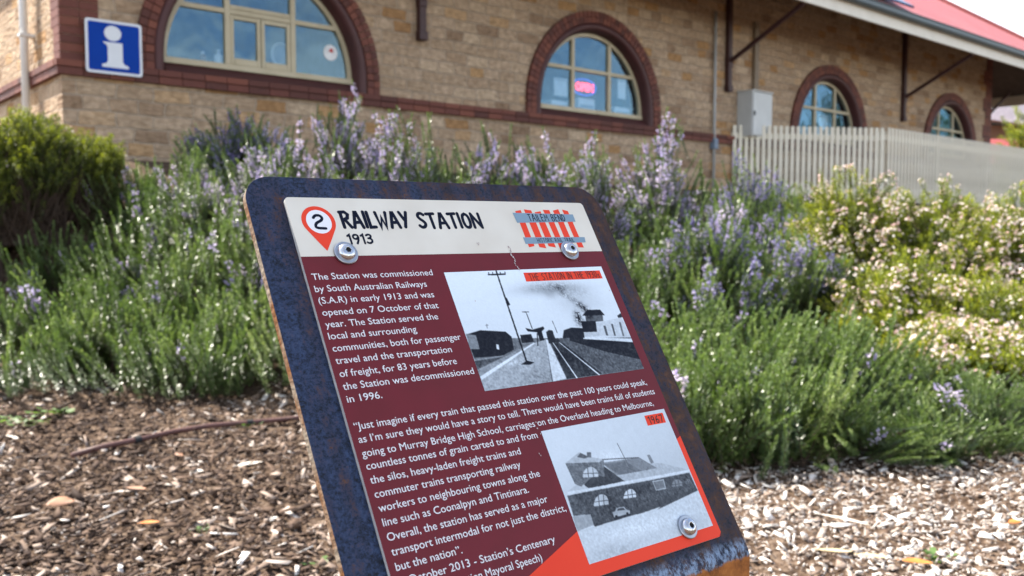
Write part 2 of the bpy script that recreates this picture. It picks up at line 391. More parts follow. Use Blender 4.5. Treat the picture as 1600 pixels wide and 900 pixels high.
# ------------------------------------------------------------------ ground
def build_ground():
    def axis(lo, hi, f0, f1, st):
        a = np.arange(f0, f1, st); out = [-600,-200,-80,-40,-25] + list(np.arange(lo, f0, .35)) + list(a) + list(np.arange(f1, hi, .35)) + [30,45,80,200,600,1500]
        return np.array(sorted(set(np.round(out, 4))))
    X = axis(-14, 24, -3.6, 3.6, .03); Y = axis(-14, 26, 1.4, 6, .03)
    gx, gy = np.meshgrid(X, Y); z = hz(gx, gy)
    lump = (np.sin(gx*31+np.sin(gy*17)*2)*np.sin(gy*29+np.sin(gx*13)*2))*.006 + RNG.normal(0,.0035,gx.shape)
    z = z + lump*((np.abs(gx) < 3.6)*(gy > 1.4)*(gy < 6))
    n = len(X); V = np.stack([gx, gy, z], -1).reshape(-1,3)
    i, j = np.meshgrid(np.arange(n-1), np.arange(len(Y)-1)); q = (j*n+i).ravel()
    return mesh_np('ground', V, np.stack([q,q+1,q+n+1,q+n],-1), [M['soil']], smooth=True)
def mesh_np(name, V, Q, mats, tint=None, mi=None, parent=None, smooth=False):
    V = np.ascontiguousarray(V, dtype=np.float32); Q = np.ascontiguousarray(Q, dtype=np.int32); k = Q.shape[1]
    me = bpy.data.meshes.new(name)
    me.vertices.add(len(V)); me.vertices.foreach_set('co', V.ravel())
    me.loops.add(Q.size); me.loops.foreach_set('vertex_index', Q.ravel())
    me.polygons.add(len(Q)); me.polygons.foreach_set('loop_start', np.arange(0, Q.size, k, dtype=np.int32))
    for m in mats: me.materials.append(m)
    if mi is not None: me.polygons.foreach_set('material_index', np.ascontiguousarray(mi, dtype=np.int32))
    if smooth: me.polygons.foreach_set('use_smooth', np.ones(len(Q), dtype=bool))
    me.update(calc_edges=True)
    if tint is not None:
        a = me.attributes.new('tint', 'FLOAT', 'FACE'); a.data.foreach_set('value', np.ascontiguousarray(tint, dtype=np.float32))
    o = bpy.data.objects.new(name, me); COL.objects.link(o)
    if parent: o.parent = parent
    return o
def set_tint(o, per):
    me = o.data; a = me.attributes.new('tint', 'FLOAT', 'FACE')
    a.data.foreach_set('value', np.resize(np.array(per, dtype=np.float32), len(me.polygons)))
tag(build_ground(), kind='structure')

# ------------------------------------------------------------------ the railway station
B = thing('railway_station', 'long sandstone railway station with red brick arched windows and red iron roof', 'building',
          (CORNER.x, CORNER.y, 0), (0,0,ANG))
# local axes: x along the long wall, y into the building, z up
LEN, WTOP, ZSPR, RIN, ROUT = 21.1, 5.72, 2.66, 1.12, 1.39
ZBAND = 2.36
WIN = [2.07, 7.19, 13.62, 18.87]
def arch(cx, r, zbase, n=40, rev=False):
    P = [(cx + r*math.cos(math.pi*k/n), ZSPR + r*math.sin(math.pi*k/n)) for k in range(n+1)]
    P = [(cx + r, zbase)] + P + [(cx - r, zbase)]
    return P[::-1] if rev else P
def curve_fill(outer, holes, y0, y1):
    """flat outline with holes extruded between two depths, as MB faces"""
    cu = bpy.data.curves.new('tmp', 'CURVE'); cu.dimensions = '2D'; cu.fill_mode = 'BOTH'; cu.extrude = (y1-y0)/2
    for P in [outer] + holes:
        s = cu.splines.new('POLY'); s.points.add(len(P)-1); s.use_cyclic_u = True
        for q, (a, b) in zip(s.points, P): q.co = (a, b, 0, 1)
    o = bpy.data.objects.new('tmp', cu); COL.objects.link(o)
    dg = bpy.context.evaluated_depsgraph_get(); me = bpy.data.meshes.new_from_object(o.evaluated_get(dg))
    vs = [(v.co.x, (y0+y1)/2 + v.co.z, v.co.y) for v in me.vertices]; fs = [tuple(p.vertices) for p in me.polygons]
    bpy.data.objects.remove(o); bpy.data.curves.remove(cu); bpy.data.meshes.remove(me)
    mb = MB(); mb.add(vs, fs)
    return mb
wall = curve_fill([(0,1.0),(LEN,1.0),(LEN,WTOP),(0,WTOP)], [arch(c, RIN+.01, ZBAND+.1) for c in WIN], 0, .34)
wall.build('wall', M['stone'], B)
lw = MB(); lw.box(0, .34, .342, 9.5, 1.0, WTOP); lw.build('wall', M['stone'], B)
rw = MB(); rw.box(LEN-.34, LEN, .342, 9.5, 1.0, WTOP); rw.build('wall', M['stone'], B)
it = MB()
it.box(.36, LEN-.36, 4.2, 4.3, 1.5, 4.6); it.box(.36, LEN-.36, .36, 4.19, 1.5, 1.6); it.box(.36, LEN-.36, .36, 4.19, 4.5, 4.6)
it.box(4.4, 4.5, .36, 4.19, 1.605, 4.495); it.box(10.4, 10.5, .36, 4.19, 1.605, 4.495); it.box(16.2, 16.3, .36, 4.19, 1.605, 4.495)
it.build('interior_room', M['interior'], B)
# moulded brick string course round the building
def bricks_course(mb, tints, x0, x1, z0, z1, y0, y1, bl=.235, axis=0, gap=.007):
    x = x0
    while x < x1 - .01:
        e = min(x + bl, x1)
        if axis == 0: mb.box(x, e-gap, y0, y1, z0, z1)
        else: mb.box(y0, y1, x, e-gap, z0, z1)
        tints += [random.random()*.6]*6; x = e
sc = MB(); tn = []
bricks_course(sc, tn, -.05, LEN+.05, ZBAND+.002, ZBAND+.072, -.052, -.002)
bricks_course(sc, tn, -.06, LEN+.06, ZBAND+.078, ZBAND+.138, -.066, -.002)
bricks_course(sc, tn, 0, 9.4, ZBAND+.002, ZBAND+.072, -.052, -.002, axis=1)
bricks_course(sc, tn, 0, 9.4, ZBAND+.078, ZBAND+.138, -.066, -.002, axis=1)
o = sc.build('string_course', M['brick'], B); set_tint(o, tn)
# red brick quoins at both ends, toothed
def quoin(x_edge, sgn):
    q = MB(); tn = []; z = ZBAND + .142; i = 0
    while z < WTOP - .08:
        L_ = .47 if (i//4) % 2 == 0 else .34
        a, b = (x_edge - sgn*.012, x_edge + sgn*L_)
        n = 2; st = (b-a)/n
        for k in range(n):
            p0, p1 = sorted((a+k*st, a+(k+1)*st)); q.box(p0+.003, p1-.003, -.014, -.001, z, z+.074); tn += [random.random()*.6]*6
        q.box(*sorted((x_edge - sgn*.012, x_edge - sgn*.001)), 0.001, .2 + .08*((i//4) % 2), z, z+.074); tn += [random.random()*.6]*6
        z += .081; i += 1
    o = q.build('corner_quoin', M['brick'], B); set_tint(o, tn)
quoin(0, 1); quoin(LEN, -1)

def window(cx, mull, casement=False, transom=True):
    # brick surround: voussoirs, then a smooth rounded inner order
    mb = MB(); tn = []; n = 50
    def wedge(a0, a1, r0, r1, y0, y1):
        p = [(cx+r*math.cos(a), ZSPR+r*math.sin(a)) for a, r in ((a0,r0),(a0,r1),(a1,r1),(a1,r0))]
        mb.add([(x,y0,z) for x,z in p]+[(x,y1,z) for x,z in p], [(0,1,2,3),(7,6,5,4),(0,4,5,1),(1,5,6,2),(2,6,7,3),(3,7,4,0)])
    for k in range(n):
        a0, a1 = math.pi*k/n, math.pi*(k+1)/n; g = .0035
        for r0, r1 in ((1.225, 1.308), (1.314, ROUT)):
            wedge(a0+g, a1-g, r0, r1, -.05, -.001); tn += [random.random()*.6]*6
    z = ZBAND + .142
    while z < ZSPR - .05:
        for s in (-1, 1):
            for r0, r1 in ((1.225, 1.308), (1.314, ROUT)):
                x0, x1 = sorted((cx+s*r0, cx+s*r1)); mb.box(x0, x1, -.05, -.001, z, min(z+.073, ZSPR-.003)); tn += [random.random()*.6]*6
        z += .079
    o = mb.build('arch_surround', M['brick'], B); set_tint(o, tn)
    # bull-nosed inner order and reveal, swept along the arch
    prof = [(1.224,-.001),(1.224,-.03),(1.205,-.05),(1.17,-.058),(1.14,-.045),(1.122,-.02),(1.115,.02),(1.105,.06),(1.105,.24)]
    path = [(0, None)] ; V, F = [], []
    st = [('leg', ZBAND+.142, 1)] + [('arc', math.pi*k/48) for k in range(49)] + [('leg', ZBAND+.142, -1)]
    for s in st:
        for r, y in prof:
            if s[0] == 'leg': V.append((cx + s[2]*r, y, s[1]))
            else: V.append((cx + r*math.cos(s[1]), y, ZSPR + r*math.sin(s[1])))
    m = len(prof)
    for i in range(len(st)-1):
        for j in range(m-1): F.append((i*m+j, i*m+j+1, (i+1)*m+j+1, (i+1)*m+j))
    iv = MB(); iv.add(V, F); iv.build('arch_moulding', M['brickdark'], B, smooth=True)
    # sloping painted sill panel below the frame
    sl = MB(); x0, x1 = cx-1.10, cx+1.10
    sl.add([(x0,-.03,ZBAND+.142),(x1,-.03,ZBAND+.142),(x1,.11,ZSPR-.055),(x0,.11,ZSPR-.055),(x0,.3,ZBAND+.142),(x1,.3,ZBAND+.142),(x1,.3,ZSPR-.055),(x0,.3,ZSPR-.055)],
           [(0,1,2,3),(3,2,6,7),(4,7,6,5),(0,3,7,4),(1,5,6,2),(0,4,5,1)])
    sl.build('window_sill', M['brickdark'], B)
    # timber frame
    f = MB(); RG = 1.104
    zb = ZSPR - .052
    k = 44; V = []
    for i in range(k+1):
        a = math.pi*i/k
        for r, y in ((RG-.002,.10),(RG-.055,.10),(RG-.055,.17),(RG-.002,.17)): V.append((cx+r*math.cos(a), y, ZSPR+r*math.sin(a)))
    f.add(V, [(i*4+j, i*4+(j+1)%4, (i+1)*4+(j+1)%4, (i+1)*4+j) for i in range(k) for j in range(4)])
    f.box(cx-RG+.002, cx+RG-.002, .085, .175, zb, zb+.062)
    zt = 3.225
    def hw(z): return math.sqrt(max(0, (RG-.056)**2 - (z-ZSPR)**2))
    def ht(x): return ZSPR + math.sqrt(max(0, (RG-.056)**2 - x*x))
    for m_ in mull:
        f.box(cx+m_-.03, cx+m_+.03, .098, .168, zb+.064, ht(m_)+.004)
    if transom:
        w = hw(zt); e = [-w] + sorted(mull) + [w]
        for a, b in zip(e, e[1:]):
            a2 = a + (.031 if a != -w else -.02); b2 = b - (.031 if b != w else -.02)
            f.box(cx+a2, cx+b2, .101, .166, zt-.026, zt+.026)
    if casement:
        l, r = mull[0]+.031, mull[1]-.031; c0 = (l+r)/2
        for a, b in ((l, c0-.003), (c0+.003, r)):
            f.box(cx+a+.002, cx+a+.042, .107, .15, zb+.066, zt-.03); f.box(cx+b-.042, cx+b-.002, .107, .15, zb+.066, zt-.03)
            f.box(cx+a+.043, cx+b-.043, .107, .15, zb+.066, zb+.135); f.box(cx+a+.043, cx+b-.043, .107, .15, zt-.075, zt-.03)
        f.box(cx+l+.002, cx+r-.002, .107, .15, zt+.03, zt+.075)
    fo = f.build('window', M['frame'], B, bevel=.004, segs=1)
    g = MB(); P = [(cx+(RG-.04)*math.cos(math.pi*i/40), ZSPR+(RG-.04)*math.sin(math.pi*i/40)) for i in range(41)]
    P = [(P[0][0], zb+.05)] + P + [(P[-1][0], zb+.05)]
    g.prism(P, .131, .136, axes=(0,2,1)); g.build('pane', M['glass'], fo)
window(WIN[0], (-.40, .36), casement=True)
window(WIN[1], (-.38, .38))
window(WIN[2], (-.35, .36)); window(WIN[3], (-.36, .38))

# roof: hipped, 35 degrees, with 1.5 m eaves all round
EAVE, ZE, TP = 1.5, 4.735, math.tan(R_(35))
XA, XB, YA, YB = -.30, 25.2, -EAVE, 9.5
hw_ = (YB-YA)/2; ZR = ZE + hw_*TP
rf = MB()
V = [(XA,YA,ZE),(XB,YA,ZE),(XB,YB,ZE),(XA,YB,ZE),(XA+hw_,YA+hw_,ZR),(XB-hw_,YA+hw_,ZR)]
V2 = [(x,y,z-.03) for x,y,z in V]
rf.add(V+V2, [(0,1,5,4),(1,2,5),(2,3,4,5),(3,0,4),(0,6,7,1),(6,10,11,7),(7,11,8),(8,11,10,9),(9,10,6),(1,7,8,2),(2,8,9,3),(3,9,6,0)])
rf.m[5:9] = [1]*4; ro = rf.build('roof', [M['roof'], M['soffit']], B, fix=False)
rc = MB()
for a, b in ((1,5),(0,4),(4,5),(2,5)): rc.tube([Vector(V[a])+Vector((0,0,.02)), Vector(V[b])+Vector((0,0,.02))], .07, 8)
rc.build('ridge_capping', M['roof'], ro)
fa = MB()
fa.box(XA+.03, XB-.03, YA+.03, YA+.07, 4.43, 4.70); fa.box(XB-.07, XB-.03, YA+.072, YB-.07, 4.43, 4.70); fa.box(XA+.03, XA+.07, YA+.072, YB-.07, 4.43, 4.70)
fa.build('fascia', M['fascia'], B, bevel=.006, segs=1)
gu = MB()
def gut(a, b, out):
    a, b, out = Vector(a), Vector(b), Vector(out)
    pr = [(0,.0),(.03,-.012),(.10,-.012),(.12,.02),(.12,.09),(.135,.10),(.135,.11),(.115,.11),(.115,.03),(.0,.015)]
    vs = [p + out*o_ + Vector((0,0,z)) for p in (a, b) for o_, z in pr]; n = len(pr)
    gu.add(vs, [(i, (i+1)%n, n+(i+1)%n, n+i) for i in range(n)] + [tuple(range(n)), tuple(range(n,2*n))[::-1]])
gut((XA+.02,YA+.029,4.635),(XB-.02,YA+.029,4.635),(0,-1,0)); gut((XB-.029,YA+.02,4.635),(XB-.029,YB,4.635),(1,0,0)); gut((XA+.029,YA+.02,4.635),(XA+.029,YB,4.635),(-1,0,0))
gu.build('gutter', M['gutter'], B)
# timber verandah brackets
def bracket(u, axis='y'):
    b = MB()
    b.box(-.05, .05, -.085, -.004, 3.30, 5.62); b.box(-.062, .062, -.1, -.003, 3.22, 3.33); b.box(-.058,.058,-.095,-.0035,3.62,3.80)
    b.beam((0,-.07,3.72), (0,-1.43,4.43), .055, .065)
    o = b.build('verandah_bracket', M['bracket'], B, bevel=.006, segs=1)
    o.location.x = u; return o
for u in (4.07, 10.31, 16.50): bracket(u)
eb = bracket(LEN+.005); eb.rotation_euler.z = R_(90); eb.location.y = .12
eb2 = link_copy(eb, B); eb2.location.y = 5.0
# solar panel frame on the roof slope
sp_ = MB()
def roofpt(u, d, h=0): return (u, YA + d*math.cos(R_(35)) - h*math.sin(R_(35)), ZE + d*math.sin(R_(35)) + h*math.cos(R_(35)))
for u0, u1 in ((11.3,12.3),(12.33,13.33),(13.36,14.36)):
    vs = [roofpt(u,d,h) for h in (.07,.11) for u,d in ((u0,.4),(u1,.4),(u1,2.05),(u0,2.05))]
    sp_.add(vs, [(0,3,2,1),(4,5,6,7),(0,1,5,4),(1,2,6,5),(2,3,7,6),(3,0,4,7)])
spo = sp_.build('solar_panel', M['solar'], None); spo.matrix_world = B.matrix_world
spo.location = B.location; spo.rotation_euler = B.rotation_euler
tag(spo, 'dark blue panels on the edge of the red station roof', 'solar panel')

def on_wall(name, label, cat, u, off, z, group=None):
    p = CORNER + T*u + NRM*off
    return thing(name, label, cat, (p.x, p.y, z), (0,0,ANG), group)
# white downpipe on the end wall
dp = on_wall('downpipe', 'thin white downpipe on the sunlit end wall beside the blue information sign', 'downpipe', 0, 0, 1.5)
d = MB(); d.tube([(-.09,.97,.2),(-.09,.97,3.3)], .04, 12); d.build('pipe', M['whitepaint'], dp, smooth=True)
d = MB(); d.box(-.14,-.002,.92,1.02,0,.03); c0_ = d.build('pipe_clip', M['whitepaint'], dp); c0_.location.z = .5; [link_copy(c0_, dp, (0,0,z)) for z in (1.35,2.3)]

# blue information sign
sg = on_wall('information_sign', 'square blue sign with a white letter i at the station corner', 'sign', .455, .078, 2.40)
s = MB(); s.prism(rounded_rect(-.26,.26,0,.505,.03), -.003, .002, axes=(0,2,1)); sgp = s.build('sign_plate', M['signwhite'], sg)
s = MB(); s.prism(rounded_rect(-.235,.235,.025,.480,.018), -.0055, -.0032, axes=(0,2,1)); s.build('blue_field', M['signblue'], sgp)
s = MB()
s.prism([(.078*math.cos(2*math.pi*k/32)-.012, .385+.072*math.sin(2*math.pi*k/32)) for k in range(32)], -.008, -.006, axes=(0,2,1))
s.prism([(-.11,.062),(-.118,.075),(-.112,.088),(-.075,.10),(-.062,.125),(-.062,.255),(-.075,.278),(-.1,.29),(-.1,.30),(.075,.30),(.075,.125),(.088,.10),(.125,.088),(.132,.075),(.125,.062)], -.008, -.006, axes=(0,2,1))
s.build('letter', M['signwhite'], sgp)

# meter box, conduits
mb_ = on_wall('meter_box', 'pale grey steel electrical meter box on the stone wall', 'meter box', 10.91, 0, 2.50)
s = MB(); s.box(-.29,.29,-.30,-.003,0,.74); s.box(-.31,.31,-.325,-.003,.742,.765); s.build('cabinet', M['box'], mb_, bevel=.006)
s = MB(); s.box(-.275,.275,-.318,-.302,.02,.72); dr = s.build('door', M['box'], mb_, bevel=.004)
s = MB(); s.box(-.262,-.23,-.334,-.32,.34,.41); s.build('latch', M['dark'], dr)
cn = on_wall('conduit', 'thin grey conduit pipe running the full height of the wall left of the meter box', 'conduit', 9.93, 0, 1.3)
s = MB(); s.tube([(0,-.05,0),(0,-.05,3.18)], .024, 10); s.build('pipe', M['pipe'], cn, smooth=True)
s = MB(); s.box(-.05,.05,-.10,-.004,.95,1.12); s.build('junction_box', M['bluebox'], cn, bevel=.006)
cn2 = on_wall('conduit', 'broad brown conduit rising from the top of the meter box', 'conduit', 11.12, 0, 3.267)
s = MB(); s.box(-.085,-.02,-.07,-.004,0,1.22); s.box(.0,.05,-.06,-.004,0,1.22); s.build('duct', M['pipe2'], cn2, bevel=.006)

# things seen in the windows
def inside(name, label, cat, u, depth, z, group=None): return on_wall(name, label, cat, u, -depth, z, group)
def letters(txt, offset=0.0):
    cu = bpy.data.curves.new('t', 'FONT'); cu.body = txt; cu.size = 1; cu.offset = offset; cu.resolution_u = 3
    o = bpy.data.objects.new('t', cu); COL.objects.link(o)
    me = bpy.data.meshes.new_from_object(o.evaluated_get(bpy.context.evaluated_depsgraph_get()))
    vs = np.array([v.co[:] for v in me.vertices]); fs = [tuple(p.vertices) for p in me.polygons]
    bpy.data.objects.remove(o); bpy.data.curves.remove(cu); bpy.data.meshes.remove(me); return vs, fs
on = inside('neon_sign', 'glowing red and blue neon sign reading OPEN in the second arched window', 'neon sign', 7.13, .19, 3.00)
vs, fs = letters('OPEN', .05); w_ = vs[:,0].max()-vs[:,0].min(); h_ = vs[:,1].max()-vs[:,1].min()
s = MB(); s.add([((p[0]-vs[:,0].min())/w_*.37-.185, 0, (p[1]-vs[:,1].min())/h_*.12-.06) for p in vs], fs); s.build('lettering', M['neon_red'], on, fix=False)
s = MB(); s.tube([(.245*math.cos(2*math.pi*k/32), .01, .115*math.sin(2*math.pi*k/32)) for k in range(33)], .010, 6, caps=False); s.build('neon_ring', M['neon_blue'], on)
s = MB(); s.box(-.26,.26,.03,.04,-.13,.13); s.build('backing', M['dark'], on)
def sheet(name, label, cat, u, depth, z, w, h, mat=None):
    o = inside(name, label, cat, u, depth, z); s = MB(); s.box(-w/2,w/2,0,.006,0,h); s.build('sheet', mat or M['paper'], o); s = MB(); s.box(-w/2+.02,w/2-.02,-.002,-.0005,h*.86,h*.93); s.build('heading', M['gray'], o); return o
sheet('poster', 'white poster behind the left pane of the OPEN window', 'poster', 6.62, .16, 2.82, .26, .25)
sheet('poster', 'white poster behind the right pane of the OPEN window', 'poster', 7.90, .16, 2.90, .17, .30)
sheet('notice', 'white notice low in the middle of the third arched window', 'notice', 13.66, .16, 2.86, .34, .28)
def carton(label, u, w, h, dpt=.25):
    o = inside('printer', label, 'printer', u, .19, 2.60); s = MB(); s.box(-w/2,w/2,0,dpt,0,h); s.build('body', M['paper'], o, bevel=.012); s = MB(); s.box(-w/2+.03,w/2-.03,-.004,-.001,h*.3,h*.62); s.build('paper_slot', M['gray'], o)
carton('low white office machine in the lower left pane of the OPEN window', 6.68, .42, .16); carton('white office machine under the OPEN sign', 7.18, .34, .24); carton('white office machine in the lower right pane of the OPEN window', 7.95, .34, .18)
def bottle(label, u, r, h, mat):
    o = inside('bottle', label, 'bottle', u, .24, 2.665); s = MB(); s.tube([(0,0,0),(0,0,h*.62),(0,0,h*.72),(0,0,h*.8)], [r,r,r*.5,r*.35], 14); s.build('body', mat, o, smooth=True); s = MB(); s.tube([(0,0,h*.801),(0,0,h)], r*.42, 12); s.build('cap', M['paper'], o)
bottle('small white bottle on the sill of the largest arched window', 1.62, .045, .17, M['paper']); bottle('amber bottle left of the white bottle on the window sill', 1.45, .04, .13, M['amber'])
fan = inside('desk_fan', 'pale round desk fan behind the right casement of the largest window', 'desk fan', 2.42, .40, 2.65)
s = MB(); s.tube([(0,0,0),(0,0,.03),(0,0,.031),(0,0,.14)], [.09,.09,.018,.018], 14); s.build('stand', M['paper'], fan)
s = MB(); s.tube([(.11*math.cos(2*math.pi*k/24),0,.25+.13*math.sin(2*math.pi*k/24)) for k in range(25)], .016, 6, caps=False); s.build('guard', M['paper'], fan)
s = MB(); s.prism([(.09*math.cos(2*math.pi*k/24), .25+.11*math.sin(2*math.pi*k/24)) for k in range(24)], .0, .02, axes=(0,2,1)); s.build('blade_disc', M['gray'], fan)
st = on_wall('sticker', 'round pale sticker with a red mark on the right pane of the largest window', 'sticker', 2.91, -.130, 2.95)
s = MB(); s.prism([(.09*math.cos(2*math.pi*k/28), .09*math.sin(2*math.pi*k/28)) for k in range(28)], -.002, -.0005, axes=(0,2,1)); sd_ = s.build('disc', M['paper'], st)
s = MB(); s.prism([(-.025,.01),(.0,.055),(.035,.04),(.03,.0)], -.0035, -.0022, axes=(0,2,1)); s.build('red_mark', M['red'], sd_)
tr = inside('counter_shelf', 'pale shelf edge behind the lower right pane of the largest window', 'shelf', 2.78, .5, 2.62)
s = MB(); s.box(-.45,.45,0,.3,.0,.03); s.build('board', M['paper'], tr); s = MB(); s.tube([(.05,.1,.03),(.05,.1,.13),(.05,.1,.16)], [.03,.03,.015], 10); s.build('jar', M['green'], tr)

# ------------------------------------------------------------------ ramp, fence, sleeper edge
rp = MB(); P = [(10.3,-.01),(12.86,-1.46),(27,-1.46),(27,-.01)]
rp.prism([(a,b) for a,b in P], 1.0, 1.34); ro_ = rp.build('ramp', M['concrete'], None); ro_.location = (CORNER.x,CORNER.y,0); ro_.rotation_euler = (0,0,ANG); tag(ro_, kind='structure')
def wp(u, off, z): p = CORNER + T*u + NRM*off; return Vector((p.x, p.y, z))
def fence(label, a, b, z0, z1, pitch, pw, maxn=100):
    d_ = b - a; L_ = d_.length; an = math.atan2(d_.y, d_.x)
    r = thing('picket_fence', label, 'fence', (a.x, a.y, z0), (0,0,an))
    p = MB(); h = z1-z0; p.prism([(-pw/2,.04),(pw/2,.04),(pw/2,h-.015),(pw/2-.015,h),(-pw/2+.015,h),(-pw/2,h-.015)], -.022, -.002, axes=(0,2,1))
    n = int(L_/pitch); p0 = p.build('picket', M['picket'], r); p0.location.x = pitch/2
    for k in range(1, min(n, maxn)): link_copy(p0, r, (pitch*(k+.5), 0, 0))
    if n > maxn:
        q = MB()
        for k in range(maxn, n):
            x = pitch*(k+.5); q.prism([(x-pw/2,.04),(x+pw/2,.04),(x+pw/2,h-.015),(x+pw/2-.015,h),(x-pw/2+.015,h),(x-pw/2,h-.015)], -.022, -.002, axes=(0,2,1))
        tag(q.build('picket', M['picket'], r), kind='stuff')
    ra = MB(); ra.box(0,L_,0,.045,.2,.29); r1 = ra.build('rail', M['picket'], r); link_copy(r1, r, (0,0,h-.42))
    po = MB(); po.box(-.045,.045,.047,.137,-.1,h-.06); q0 = po.build('post', M['picket'], r); q0.location.x = .05
    for k in range(1, max(2, int(L_/1.9)+1)): link_copy(q0, r, (L_*k/max(1,int(L_/1.9)) - .05, 0, 0))
    return r
fence('cream picket fence section with see-through gaps facing the garden beside the meter box', wp(10.45,.02,0), wp(12.85,1.5,0), 1.34, 2.685, .104, .064)
fence('long cream picket fence running along the ramp to the right edge', wp(12.9,1.5,0), wp(24,1.5,0), 1.36, 2.70, .125, .064)
sl = thing('retaining_sleeper', 'dark timber sleeper edging below the long picket fence', 'edging', wp(12.9,1.62,1.0), (0,0,ANG))
s = MB(); s.box(0,11,-.06,.06,-.2,.17); s.build('sleeper', M['sleeper'], sl, bevel=.012); s = MB(); s.box(0,11,-.055,.055,.176,.33); s.build('sleeper', M['sleeper'], sl, bevel=.012)

# ------------------------------------------------------------------ beyond the end of the station
fb = thing('distant_shed', 'brown walled shed with a white sheet roof seen past the end of the station', 'shed', (24.5, 40, 1.2))
s = MB(); s.box(-6,8,0,8,0,4.35); s.build('wall', M['farbrown'], fb)
s = MB(); s.add([(-6.6,-.8,4.9),(8,-.8,2.9),(8,-.8,4.4),(-6.6,-.8,6.4),(-6.6,8,5.5),(8,8,3.6),(8,8,5),(-6.6,8,7)], [(0,1,2,3),(4,7,6,5),(0,4,5,1),(3,2,6,7),(0,3,7,4),(1,5,6,2)]); s.build('roof', M['farwhite'], fb)
fr_ = thing('distant_kiosk', 'low building with a red roof beyond the fence at the right edge', 'building', (20.0, 34, 1.2))
s = MB(); s.box(-2.5,4,0,3,0,2.2); s.build('wall', M['farbrown'], fr_); s = MB(); s.add([(-2.8,-.4,2.2),(4.3,-.4,2.2),(4.3,3.4,2.2),(-2.8,3.4,2.2),(-2.0,1.5,3.3),(3.5,1.5,3.3)],[(0,1,5,4),(1,2,5),(2,3,4,5),(3,0,4),(0,3,2,1)]); s.build('roof', M['farred'], fr_)

